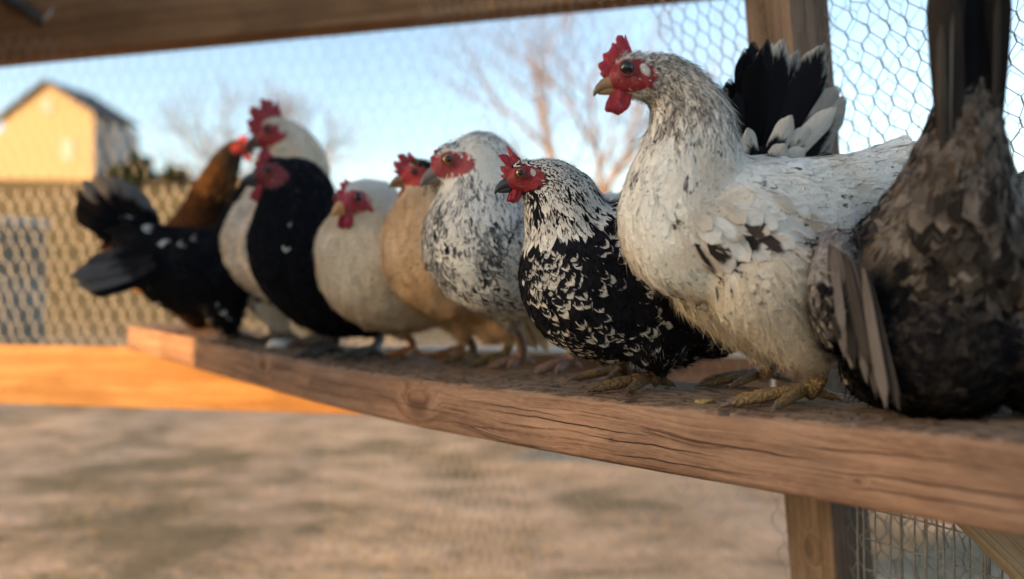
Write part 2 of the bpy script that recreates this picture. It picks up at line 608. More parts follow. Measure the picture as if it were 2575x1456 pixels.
def plank_top_t(t):
    # smooth interpolation of the sagging top
    tt = np.clip(t, -0.35, 1.0)
    w = 0.05
    return float(np.mean([np.interp(tt + d, _tk, _zk) for d in np.linspace(-w, w, 7)])) + CAM_Z


def plank_coords(x, y):
    d = Vector((x, y)) - PL_A
    return d.dot(PL_D), d.dot(PL_N)


def plank_z(x, y):
    s, _ = plank_coords(x, y)
    return plank_top_t(s / PL_LEN)


def build_plank():
    s0, s1 = -0.30 * PL_LEN, PL_LEN
    r = 0.011
    prof = []          # (n, z) around the section, front face at n = 0, top at z = 0
    def arc(cn, cz, a0, a1):
        for a in np.linspace(a0, a1, 5):
            prof.append((cn + r * math.cos(a), cz + r * math.sin(a)))
    arc(r, -r, math.pi, math.pi / 2)
    for k in range(1, 8):
        prof.append((r + (PL_W - 2 * r) * k / 8, 0.0))
    arc(PL_W - r, -r, math.pi / 2, 0)
    arc(PL_W - r, -PL_T + r, 0, -math.pi / 2)
    prof.append((PL_W / 2, -PL_T))
    arc(r, -PL_T + r, -math.pi / 2, -math.pi)
    prof += [(0.0, -PL_T + r + (PL_T - 2 * r) * k / 4) for k in range(1, 4)]
    ns = 150
    V, F = [], []
    for i in range(ns + 1):
        s = s0 + (s1 - s0) * i / ns
        zt = plank_top_t(s / PL_LEN)
        for (n, z) in prof:
            e = 0.0016 * mnoise.noise((s * 9, n * 30, z * 30)) + 0.0011 * mnoise.noise((s * 40, n * 40, z * 60))
            corner = 1.0 if (n < 0.014 and z > -0.014) else 0.35
            chip = -0.004 * max(0, mnoise.noise((s * 22, 3.1, 0)) - 0.25) * corner * 2
            V.append((s, n - e * (1 if n < 0.02 else 0) - chip * (n < 0.014), zt - plank_top_t(0) + z + e * 0.7 + chip))
    m = len(prof)
    for i in range(ns):
        for k in range(m):
            k2 = (k + 1) % m
            F.append((i * m + k, i * m + k2, (i + 1) * m + k2, (i + 1) * m + k))
    F.append(tuple(range(m)))
    F.append(tuple(ns * m + k for k in range(m))[::-1])
    # local axes: x along the plank, y across it (away from the camera); x reversed keeps it right-handed
    V = np.array(V)
    me = mesh_from('perch_plank', V, F, [MAT['plank']])
    o = obj('perch_plank', me, label='long weathered brown timber plank the hens are standing on', category='plank')
    ang = math.atan2(PL_D.y, PL_D.x)
    M = Matrix(((PL_D.x, PL_N.x, 0, PL_A.x), (PL_D.y, PL_N.y, 0, PL_A.y), (0, 0, 1, plank_top_t(0)), (0, 0, 0, 1)))
    if M.to_3x3().determinant() < 0:
        # mirror the section so that a plain rotation places it
        V2 = V.copy()
        V2[:, 1] *= -1
        me.vertices.foreach_set('co', V2.astype(np.float32).ravel())
        me.update()
        M = Matrix(((PL_D.x, -PL_N.x, 0, PL_A.x), (PL_D.y, -PL_N.y, 0, PL_A.y), (0, 0, 1, plank_top_t(0)), (0, 0, 0, 1)))
    bm = bmesh.new()
    bm.from_mesh(me)
    bmesh.ops.recalc_face_normals(bm, faces=bm.faces)
    bm.to_mesh(me)
    bm.free()
    o.matrix_world = M
    return o


build_plank()


def timber(name, p0, p1, wide, high, mat, up=(0, 0, 1), roll=0.0, bev=0.006, nseg=30, rough=0.0015, **props):
    """squared timber from p0 to p1 (centre line); local x runs along it"""
    p0, p1 = Vector(p0), Vector(p1)
    L = (p1 - p0).length
    x = (p1 - p0).normalized()
    upv = Vector(up)
    y = upv.cross(x).normalized()
    z = x.cross(y).normalized()
    Rm = Matrix((x, y, z)).transposed()
    if roll:
        Rm = Rm @ Matrix.Rotation(roll, 3, 'X')
    a, b = wide / 2, high / 2
    prof = []
    for (sx, sz, st) in ((1, 1, 0), (-1, 1, 1), (-1, -1, 2), (1, -1, 3)):
        for k in range(4):
            an = st * math.pi / 2 + (math.pi / 2) * k / 3
            prof.append((sx * (a - bev) + bev * math.cos(an), sz * (b - bev) + bev * math.sin(an)))
    m = len(prof)
    V, F = [], []
    off = random.random() * 50
    for i in range(nseg + 1):
        s = L * i / nseg
        for (yy, zz) in prof:
            e = rough * mnoise.noise((s * 6 + off, yy * 30, zz * 30))
            V.append((s, yy + e, zz + e * 0.8))
    for i in range(nseg):
        for k in range(m):
            k2 = (k + 1) % m
            F.append((i * m + k, (i) * m + k2, (i + 1) * m + k2, (i + 1) * m + k))
    F.append(tuple(range(m))[::-1])
    F.append(tuple(nseg * m + k for k in range(m)))
    me = mesh_from(name, np.array(V), F, [mat])
    bm = bmesh.new()
    bm.from_mesh(me)
    bmesh.ops.recalc_face_normals(bm, faces=bm.faces)
    bm.to_mesh(me)
    bm.free()
    o = obj(name, me, **props)
    o.matrix_world = Matrix.Translation(p0) @ Rm.to_4x4()
    return o


# end rail that carries the far end of the plank, and the top beam above it
def rail_pt(px):
    # plan line of the end wall
    A, B = Vector((-1.842, 2.72)), Vector((0.726, 2.25))
    u = (px - CX) / FPX
    d = B - A
    t = (A.x - u * A.y) / (u * d.y - d.x)
    return A + d * t


a, b = rail_pt(-500), rail_pt(2450)
timber('end_rail', (a.x, a.y + 0.025, 0.695), (b.x, b.y + 0.025, 0.695), 0.05, 0.212, MAT['rail'],
       label='horizontal timber rail under the far end of the plank, partly in orange sunlight', category='rail')
a, b = rail_pt(-400), rail_pt(2300)
tb = timber('top_beam', (a.x - 0.05, a.y + 0.20, 2.03), (b.x, b.y - 0.17, 2.01), 0.09, 0.34, MAT['beam'], rough=0.003,
            label='thick brown timber beam across the top left of the coop', category='beam')
# low board behind the plank, sky glare on its top put in as a white strip
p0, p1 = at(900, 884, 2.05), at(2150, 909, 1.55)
timber('back_board', (p0.x, p0.y + 0.02, p0.z - 0.07), (p1.x, p1.y + 0.02, p1.z - 0.07), 0.045, 0.14, MAT['backrail'],
       label='pinkish brown board behind the plank, seen between the feet of the nearer hens', category='board')
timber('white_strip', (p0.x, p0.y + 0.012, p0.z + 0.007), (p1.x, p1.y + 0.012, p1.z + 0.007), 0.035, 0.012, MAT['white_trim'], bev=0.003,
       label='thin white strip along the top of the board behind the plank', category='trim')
p = at(1950, 960, 1.52)
timber('white_batten', (p.x, p.y, 0.80), (p.x, p.y, p.z + 0.02), 0.016, 0.016, MAT['white_trim'], up=(0, 1, 0),
       label='thin white upright batten behind the foot of the tall white hen', category='batten')
# leaning post
pt, pb = at(1975, 0, 1.44), at(2092, 1456, 1.44)
dirp = (pt - pb).normalized()
k0 = (0 - pb.z) / dirp.z
k1 = (2.35 - pb.z) / dirp.z
timber('post', pb + dirp * k0, pb + dirp * k1, 0.108, 0.108, MAT['post'], up=(math.sin(R(28)), -math.cos(R(28)), 0),
       label='leaning square timber post behind the black and white tail', category='post')
# diagonal brace below the plank, bottom right
p0, p1 = at(2545, 1300, 0.98), at(2865, 1620, 0.98)
dd = (p1 - p0).normalized()
timber('diagonal_brace', p0 - dd * 0.12, p1 + dd * 0.35, 0.04, 0.11, MAT['brace'], up=(0, -1, 0), roll=R(90), rough=0.001,
       label='pale grey diagonal timber brace under the plank at bottom right', category='brace')

# bracket on the beam
def bracket():
    root = bpy.data.objects.new('hanger_bracket', None)
    link(root)
    pw = rail_pt(120)
    base = Vector((pw.x + 0.0, pw.y + 0.10, 0))
    c = at(140, 42, base.y)
    root.location = c
    root['label'] = 'grey metal hanger bracket fixed to the top beam at upper left'
    root['category'] = 'bracket'
    mb = MB()
    vs, fs = tube([(0.05, 0, 0.12), (0.03, -0.004, 0.05), (0.0, -0.012, -0.005), (-0.035, -0.014, -0.03)], [0.034, 0.034, 0.032, 0.02], 10, squash=0.3)
    mb.add(vs, fs)
    obj('strap', mb.mesh('strap', [MAT['steel']]), root)
    mb = MB()
    vs, fs = tube([(-0.20, -0.01, 0.075), (-0.10, -0.02, 0.02), (-0.03, -0.02, -0.03)], [0.02, 0.022, 0.02], 8)
    mb.add(vs, fs)
    obj('hook_arm', mb.mesh('hook_arm', [MAT['dark_steel']]), root)
    mb = MB()
    vs, fs = tube([(0.0, -0.03, 0.0), (0.0, 0.03, 0.0)], [0.014, 0.014], 6)
    mb.add(vs, fs)
    obj('bolt', mb.mesh('bolt', [MAT['dark_steel']], smooth=False), root)


bracket()

# ------------------------------------------------------------------ wire netting
def prisms(A, B, rad, sides=3):
    A, B = np.asarray(A, float), np.asarray(B, float)
    d = B - A
    L = np.linalg.norm(d, axis=1, keepdims=True)
    d = d / np.maximum(L, 1e-9)
    ref = np.where(np.abs(d[:, 2:3]) < 0.9, np.array([[0, 0, 1.0]]), np.array([[1.0, 0, 0]]))
    e = np.cross(d, ref)
    e /= np.linalg.norm(e, axis=1, keepdims=True)
    f = np.cross(d, e)
    n = len(A)
    V = np.zeros((n, 2, sides, 3))
    for k in range(sides):
        an = 2 * math.pi * k / sides
        o = (e * math.cos(an) + f * math.sin(an)) * rad
        V[:, 0, k] = A + o
        V[:, 1, k] = B + o
    base = (np.arange(n) * 2 * sides)[:, None]
    F = []
    for k in range(sides):
        k2 = (k + 1) % sides
        F.append(base + np.array([[k, k2, sides + k2, sides + k]]))
    return V.reshape(-1, 3), np.stack(F, 1).reshape(-1, 4)


def netting(name, O, dirv, width, z0, z1, cw, ch, rad, label, shear=0.0, helix_to=None, wob=0.0, seed=0, wave=0.0, mat='wire'):
    O = np.array(O, float)
    dv = np.array(dirv, float)
    nv = np.array([-dv[1], dv[0], 0])
    cols = int(width / cw) + 1
    rows = int((z1 - z0) / ch) + 1
    tw = 0.42 * ch

    def pos(s, z):
        s, z = np.asarray(s, float), np.asarray(z, float)
        s2 = s + shear * (1.0 - z)
        off = wob * np.sin(s * 9.0 + z * 5 + seed) + wob * 0.7 * np.sin(z * 13 + s * 3 + seed * 2)
        s2 = s2 + wave * np.sin(z * 11 + s * 2 + seed)
        return O[None, :] + dv[None, :] * s2[:, None] + nv[None, :] * off[:, None] + np.array([[0, 0, 1.0]]) * z[:, None]

    si, zi = [], []
    for j in range(rows):
        for i in range(cols):
            si.append((i + 0.5 * (j % 2)) * cw)
            zi.append(z0 + j * ch)
    si, zi = np.array(si), np.array(zi)
    rg = np.random.default_rng(seed)
    jit = rg.normal(0, cw * 0.08, si.shape)
    jz = rg.normal(0, ch * 0.07, si.shape)
    si = si + jit
    zi = zi + jz
    bot = pos(si, zi)
    top = pos(si, zi + tw)
    A, B = [], []
    plain = np.ones(len(si), bool)
    if helix_to is not None:
        plain = si > helix_to
    A.append(bot[plain]); B.append(top[plain])
    nid = np.arange(rows * cols).reshape(rows, cols)
    for j in range(rows - 1):
        for i in range(cols):
            up_l = i - 1 if j % 2 == 0 else i
            for q in (up_l, up_l + 1):
                if 0 <= q < cols:
                    A.append(top[nid[j, i]][None]); B.append(bot[nid[j + 1, q]][None])
    V, F = prisms(np.concatenate(A), np.concatenate(B), rad)
    VV, FF = [V], [F]
    if helix_to is not None:
        hs, hz = si[~plain], zi[~plain]
        nseg = 8
        for strand in (0, math.pi):
            pts = []
            for q in range(nseg + 1):
                f = q / nseg
                an = strand + f * 2 * math.pi * 1.5
                pts.append(pos(hs + 1.0 * rad * math.cos(an), hz + tw * f) + nv[None] * (1.0 * rad * math.sin(an)))
            for q in range(nseg):
                v, f_ = prisms(pts[q], pts[q + 1], rad * 0.95)
                FF.append(f_ + sum(len(x) for x in VV))
                VV.append(v)
    me = mesh_from(name, np.concatenate(VV), np.concatenate(FF), [MAT[mat]])
    return obj(name, me, label=label, category='wire netting')


# end wall netting on the rail plane
a, b = rail_pt(-420), rail_pt(1500)
dv = Vector((b.x - a.x, b.y - a.y, 0)).normalized()
netting('wire_netting', (a.x, a.y + 0.055, 0), dv, (b - a).length, 0.785, 1.40, 0.054, 0.056, 0.0017,
        'heavier hexagonal netting just above the far end rail, partly sunlit tan', wob=0.002, seed=3)
netting('wire_netting', (a.x, a.y + 0.055, 0), dv, (b - a).length, 1.401, 1.95, 0.054, 0.056, 0.0007,
        'thin blurred netting under the top beam, in front of the sky', wob=0.002, seed=6)
# side wall netting behind the plank
NA = PL_A + PL_N * 0.60
s_dir = Vector((PL_D.x, PL_D.y, 0))
start = NA - PL_D * 0.30
netting('wire_netting', (start.x, start.y, 0), s_dir, 0.95, 0.03, 2.2, 0.033, 0.034, 0.0011,
        'twisted hexagonal wire netting right of the leaning post', shear=-0.34, helix_to=2.0, wob=0.004, seed=1, wave=0.006, mat='wire_dark')
start = NA + PL_D * 0.62
netting('wire_netting', (start.x, start.y, 0), s_dir, 1.75, 0.03, 2.2, 0.040, 0.042, 0.0004,
        'faint blurred wire netting behind the heads, left of the leaning post', wob=0.004, seed=2, wave=0.004)
start2 = NA + PL_N * 0.10 - PL_D * 0.30
netting('wire_netting', (start2.x, start2.y, 0), s_dir, 0.95, 0.40, 2.0, 0.037, 0.036, 0.00085,
        'second finer layer of netting just behind the twisted hexagonal wire', shear=-0.05, wob=0.008, seed=5, wave=0.01, mat='wire_dark')

# welded mesh skirt, lower right
def welded_skirt():
    A, B = [], []
    st = at(2170, 1300, 1.22)
    en = at(2620, 1300, 1.02)
    d = Vector((en.x - st.x, en.y - st.y, 0))
    L = d.length
    d.normalize()
    for k in range(22):
        s = L * k / 21 + random.uniform(-0.003, 0.003)
        p = Vector((st.x, st.y, 0)) + d * s
        q = p + Vector((random.uniform(-0.012, 0.012), random.uniform(-0.01, 0.01), 0))
        A.append((p.x, p.y, 0.0)); B.append((q.x, q.y, 0.74))
    for j in range(14):
        z = 0.05 + j * 0.05
        A.append((st.x, st.y, z)); B.append((st.x + d.x * L, st.y + d.y * L, z + random.uniform(-0.01, 0.01)))
    V, F = prisms(A, B, 0.0016, 5)
    obj('welded_mesh', mesh_from('welded_mesh', V, F, [MAT['wire_dark']]),
        label='grey welded wire mesh below the plank beside the diagonal brace', category='wire mesh')


welded_skirt()

# ------------------------------------------------------------------ unseen pieces added to shade the coop (left of and behind the camera)
SN = Vector((SUN_DIR.y, -SUN_DIR.x, 0))               # across the sunlight


def sunplace(nval, along_pt, up):
    """point with the given across-value, `up` metres up-sun of along_pt"""
    base = Vector((along_pt[0], along_pt[1], 0))
    cur = base.dot(SN)
    return base + SN * (nval - cur) - Vector((SUN_DIR.x, SUN_DIR.y, 0)) * up


edge_n = Vector((-0.902, 2.14, 0)).dot(SN)
left_n = Vector((-1.76, 2.69, 0)).dot(SN)


def board_wall(name, A, B, z0, z1, thick, mat, nb, **props):
    root = bpy.data.objects.new(name, None)
    link(root)
    root.location = ((A.x + B.x) / 2, (A.y + B.y) / 2, z0)
    for k, v in props.items():
        root[k] = v
    d = (B - A)
    L = d.length
    ang = math.atan2(d.y, d.x)
    w = L / nb
    bm = bmesh.new()
    bmesh.ops.create_cube(bm, size=1)
    bmesh.ops.scale(bm, vec=(w * 0.992, thick, z1 - z0), verts=bm.verts)
    bmesh.ops.bevel(bm, geom=bm.edges[:], offset=min(0.004, thick * 0.2), segments=1, affect='EDGES')
    me = bpy.data.meshes.new('board')
    bm.to_mesh(me)
    bm.free()
    me.materials.append(mat)
    for i in range(nb):
        o = obj('board', me, root)
        c = A + d * ((i + 0.5) / nb)
        o.location = (c.x - root.location.x, c.y - root.location.y, (z1 - z0) / 2)
        o.rotation_euler = (0, 0, ang)
    return root


ref = (-0.902, 2.14)
A = sunplace(edge_n, ref, 1.1)  # unseen panel added to shade the hens, raised so sun reaches the ground
B = sunplace(edge_n + 0.78, ref, 1.1)
board_wall('coop_side_panel', A, B, 0.86, 2.7, 0.02, MAT['plywood'], 5,
           label='brown boarded side panel of the coop left of the camera', category='panel')
A = sunplace(left_n - 1.6, ref, 1.0)  # unseen header added to keep the sun off the top beam
B = sunplace(edge_n + 0.1, ref, 1.0)
timber('door_header', (A.x, A.y, 2.22), (B.x, B.y, 2.22), 0.04, 0.90, MAT['plywood'],
       label='brown header board over the opening in the coop side', category='board')
# unseen boarded building added up-sun to keep the rest of the coop in shade
A = sunplace(edge_n + 0.62, ref, 13.0)
B = sunplace(edge_n + 13.0, ref, 13.0)


def sun_blocker():
    root = board_wall('barn', A, B, 0.0, 5.0, 0.12, MAT['barn'], 30,
                      label='brown boarded barn standing left of and behind the camera', category='barn')
    mb = MB()
    d = (B - A).normalized()
    q = -Vector((SUN_DIR.x, SUN_DIR.y, 0))
    L = (B - A).length
    c = Vector((0, 0, 0))
    pts = []
    for s in (-L / 2 - 0.02, L / 2 + 0.2):
        for (o, z) in ((-0.25, 5.0), (2.5, 5.9), (5.4, 5.0)):
            p = d * s + q * o
            pts.append((p.x, p.y, z))
    mb.add(pts, [(0, 1, 4, 3), (1, 2, 5, 4), (0, 2, 1), (3, 4, 5), (0, 3, 5, 2)])
    obj('roof', mb.mesh('roof', [MAT['shingle']], smooth=False), root)


sun_blocker()
# ------------------------------------------------------------------ background: house, shrubs, trees, tank
def house():
    D = 60.0
    root = bpy.data.objects.new('house', None)
    link(root)
    base = at(120, 430, D)
    root.location = base
    root.rotation_euler = (0, 0, R(-13))
    root['label'] = 'cream gabled house on the hillside, sunlit yellow'
    root['category'] = 'house'
    w, h, dpt, pk = 4.3, 4.4, 4.2, 7.0
    def part(name, vs, fs, mat):
        mb = MB()
        mb.add(vs, fs)
        return obj(name, mb.mesh(name, [mat], smooth=False), root)
    zb = -3.0
    part('front_wall', [(-w, 0, zb), (w, 0, zb), (w, 0, h), (0.0, 0, pk - 0.15), (-w, 0, h), (-w, 0.3, zb), (w - 0.02, 0.3, zb), (w - 0.02, 0.3, h), (0, 0.3, pk - 0.15), (-w, 0.3, h)],
         [(0, 1, 2, 3, 4), (9, 8, 7, 6, 5), (0, 5, 6, 1), (1, 6, 7, 2)], MAT['siding'])
    part('side_wall', [(w, 0.02, zb), (w, dpt, zb), (w, dpt, h), (w, 0.02, h), (w - 0.3, 0.31, zb), (w - 0.3, dpt, zb), (w - 0.3, dpt, h), (w - 0.3, 0.31, h)],
         [(0, 1, 2, 3), (7, 6, 5, 4), (3, 2, 6, 7), (1, 5, 6, 2)], MAT['grey_wall'])
    e = 0.45
    k = (pk - h) / w
    for sgn in (1, -1):
        xo = sgn * (w + e)
        zo = h - k * e
        vs = [(0, -e, pk), (xo, -e, zo), (xo, dpt + e, zo), (0, dpt + e, pk), (0, -e, pk + 0.22), (xo, -e, zo + 0.22), (xo, dpt + e, zo + 0.22), (0, dpt + e, pk + 0.22)]
        part('roof', vs, [(0, 1, 2, 3), (7, 6, 5, 4), (0, 4, 5, 1), (1, 5, 6, 2), (2, 6, 7, 3), (3, 7, 4, 0)], MAT['shingle'])
    # lower wing on the right, set back
    part('side_wing', [(w + 0.01, 1.2, zb), (w + 0.9, 1.2, zb), (w + 0.9, 1.2, 3.5), (w + 0.01, 1.2, 3.9), (w + 0.01, 3.9, zb), (w + 0.9, 3.9, zb), (w + 0.9, 3.9, 3.5), (w + 0.01, 3.9, 3.9)],
         [(0, 1, 2, 3), (1, 5, 6, 2), (7, 6, 5, 4), (3, 2, 6, 7)], MAT['grey_wall'])
    # left wing
    part('porch_wing', [(-w - 3.2, 0.3, zb), (-w + 0.02, 0.3, zb), (-w + 0.02, 0.3, 3.6), (-w - 3.2, 0.3, 2.4), (-w - 3.2, 4, zb), (-w, 4, zb), (-w, 4, 3.6), (-w - 3.2, 4, 2.4)],
         [(0, 1, 2, 3), (3, 2, 6, 7), (7, 6, 5, 4), (0, 3, 7, 4)], MAT['siding'])
    for (cx, cz, ww, hh) in ((0.0, 5.2, 0.42, 0.55), (1.9, 1.6, 0.5, 0.8)):
        mb = MB()
        mb.add([(cx - ww - .1, -0.06, cz - hh - .1), (cx + ww + .1, -0.06, cz - hh - .1), (cx + ww + .1, -0.06, cz + hh + .1), (cx - ww - .1, -0.06, cz + hh + .1),
                (cx - ww - .1, 0.01, cz - hh - .1), (cx + ww + .1, 0.01, cz - hh - .1), (cx + ww + .1, 0.01, cz + hh + .1), (cx - ww - .1, 0.01, cz + hh + .1)],
               [(0, 1, 2, 3), (0, 4, 5, 1), (1, 5, 6, 2), (2, 6, 7, 3), (3, 7, 4, 0)])
        wn = obj('window', mb.mesh('window', [MAT['siding']], smooth=False), root)
        mb = MB()
        mb.add([(cx - ww, -0.065, cz - hh), (cx + ww, -0.065, cz - hh), (cx + ww, -0.065, cz + hh), (cx - ww, -0.065, cz + hh)], [(0, 1, 2, 3)])
        obj('pane', mb.mesh('pane', [MAT['grey_wall']], smooth=False), wn)


house()


def leaf_clump(mb_v, n, c, rad, size, seed):
    rg = np.random.default_rng(seed)
    d = rg.normal(size=(n, 3))
    d /= np.linalg.norm(d, axis=1, keepdims=True)
    p = np.array(c)[None] + d * (np.array(rad)[None] * rg.uniform(0.45, 1.0, (n, 1)) ** 0.5 * (0.8 + 0.3 * np.sin(d[:, :1] * 5 + d[:, 2:] * 4)))
    a = rg.normal(size=(n, 3)); a /= np.linalg.norm(a, axis=1, keepdims=True)
    b = np.cross(a, rg.normal(size=(n, 3))); b /= np.linalg.norm(b, axis=1, keepdims=True)
    V = np.stack([p - a * size, p + b * size * 0.5, p + a * size, p - b * size * 0.5], 1)
    return V.reshape(-1, 3), np.arange(n * 4).reshape(n, 4)


def shrub(px, py, D, rad, label, seed):
    root = bpy.data.objects.new('shrub', None)
    link(root)
    c = at(px, py, D)
    gz = float(ground_z(np.array(c.x), np.array(c.y)))
    root.location = (c.x, c.y, gz)
    root['label'] = label
    root['category'] = 'shrub'
    root['group'] = 'dark shrubs on the hill crest'
    V, F = leaf_clump(None, 900, (0, 0, max(c.z - gz, rad[2] * 0.8)), rad, 0.28, seed)
    obj('crown', mesh_from('crown', V, F, [MAT['shrub']], smooth=False), root, kind='stuff')
    mb = MB()
    for k in range(4):
        an = k * 1.6 + seed
        vs, fs = tube([(0, 0, -0.3), (0.2 * math.cos(an), 0.2 * math.sin(an), max(c.z - gz, 0.6) * 0.6), (0.6 * math.cos(an), 0.6 * math.sin(an), max(c.z - gz, 0.6))], [0.09, 0.06, 0.02], 5)
        mb.add(vs, fs)
    obj('stem', mb.mesh('stem', [MAT['bark_grey']]), root)


shrub(352, 425, 52, (1.15, 1.0, 1.3), 'dark rounded shrub on the hill crest just right of the house', 1)
shrub(300, 440, 52, (0.9, 0.8, 0.8), 'low dark shrub touching the right corner of the house', 2)
shrub(445, 440, 56, (1.2, 1.0, 0.75), 'low grey-green shrub on the crest, rightmost of the shrubs', 3)


def tank():
    # low galvanised stock tank out in the field at far left
    root = bpy.data.objects.new('water_tank', None)
    link(root)
    c = at(0, 800, 9.0)
    root.location = (c.x - 0.2, c.y, 0.0)
    root['label'] = 'tall grey metal water tank standing in the field at the left edge'
    root['category'] = 'tank'
    mb = MB()
    n = 40
    vs, fs = [], []
    prof = [(r_, z_ * 1.45) for r_, z_ in [(0.0, 0.02), (0.66, 0.0), (0.67, 0.25), (0.655, 0.27), (0.67, 0.29), (0.67, 0.75), (0.655, 0.77), (0.67, 0.79), (0.68, 1.20), (0.70, 1.22), (0.69, 1.25), (0.66, 1.23), (0.65, 0.1), (0.0, 0.08)]]
    for (r, z) in prof:
        for k in range(n):
            an = 2 * math.pi * k / n
            vs.append((r * math.cos(an), r * 0.8 * math.sin(an), z))
    for i in range(len(prof) - 1):
        for k in range(n):
            k2 = (k + 1) % n
            fs.append((i * n + k, i * n + k2, (i + 1) * n + k2, (i + 1) * n + k))
    mb.add(vs, fs)
    obj('tub', mb.mesh('tub', [MAT['tank']]), root)
    mb = MB()
    vs, fs = tube([(0.70 * math.cos(t), 0.565 * math.sin(t), 1.235 * 1.45) for t in np.linspace(0, 2 * math.pi, 41)], [0.025] * 41, 6, cap=False)
    mb.add(vs, fs)
    obj('rim', mb.mesh('rim', [MAT['steel']]), root)


tank()


def bare_tree(base, height, spread, trunk_r, mat, label, seed, forks=3, depth=5, lean=0.0):
    rg = random.Random(seed)
    root = bpy.data.objects.new('bare_tree', None)
    link(root)
    root.location = base
    root['label'] = label
    root['category'] = 'tree'
    root['group'] = 'bare winter trees beyond the netting'
    trunk, crown = MB(), MB()

    def grow(p, d, L, r, lev):
        pts, rad = [p], [r]
        n = 4 if lev > 1 else 5
        q = p
        dd = d.copy()
        for i in range(n):
            dd = (dd + Vector((rg.gauss(0, 0.10), rg.gauss(0, 0.10), rg.gauss(0.04, 0.06)))).normalized()
            q = q + dd * (L / n)
            pts.append(q)
            rad.append(r * (1 - 0.34 * (i + 1) / n))
        vs, fs = tube(pts, rad, 7 if lev < 2 else (5 if lev < 4 else 3), cap=False)
        (trunk if lev < 2 else crown).add(vs, fs)
        if lev >= depth:
            return
        k = forks if lev < 2 else rg.choice((2, 3))
        for j in range(k):
            an = 2 * math.pi * (j + rg.random() * 0.7) / k
            side = dd.orthogonal().normalized()
            side = Matrix.Rotation(an, 3, dd) @ side
            ang = rg.uniform(0.35, 0.75) * spread
            nd = (dd * math.cos(ang) + side * math.sin(ang)).normalized()
            t = pts[-1] if j < 2 else pts[-2]
            grow(t, nd, L * rg.uniform(0.62, 0.85), rad[-1] * rg.uniform(0.68, 0.86), lev + 1)
        if lev > 0:
            for j in range(2):
                i = rg.randrange(1, len(pts) - 1)
                side = Matrix.Rotation(rg.random() * 6.28, 3, dd) @ dd.orthogonal().normalized()
                nd = (dd * 0.6 + side * 0.8).normalized()
                grow(pts[i], nd, L * 0.5, rad[i] * 0.45, max(lev + 2, 3))

    grow(Vector((0, 0, -0.2)), Vector((lean, 0, 1)).normalized(), height * 0.30, trunk_r, 0)
    obj('trunk', trunk.mesh('trunk', [mat]), root)
    obj('crown', crown.mesh('crown', [mat]), root)
    return root


t1 = at(745, 700, 30)
bare_tree((t1.x, 30, float(ground_z(np.array(t1.x), np.array(30.0)))), 9.6, 0.85, 0.34, MAT['bark_grey'],
          'grey bare tree, blurred, above the white rooster', 5, 3, 6)
t2 = at(1590, 700, 13)
bare_tree((t2.x, 13, 0.0), 8.2, 0.80, 0.18, MAT['bark'], 'orange-lit bare tree behind the head of the tall white hen', 12, 3, 6, lean=-0.02)

# ================================================================== the birds
def C4(c, a=1.0):
    return np.array([c[0], c[1], c[2], a])


PROFILES = {
    'contour': ([0, .12, .35, .6, .84, .955, 1], [.40, .75, 1, 1, .80, .52, .20]),
    'hackle': ([0, .15, .4, .7, .9, 1], [.4, .85, 1, .78, .42, .06]),
    'strand': ([0, .3, .7, 1], [1, .85, .5, .08]),
    'tail': ([0, .08, .25, .6, .85, .93, .98, 1], [.15, .50, .85, 1, 1, .90, .68, .40]),
}


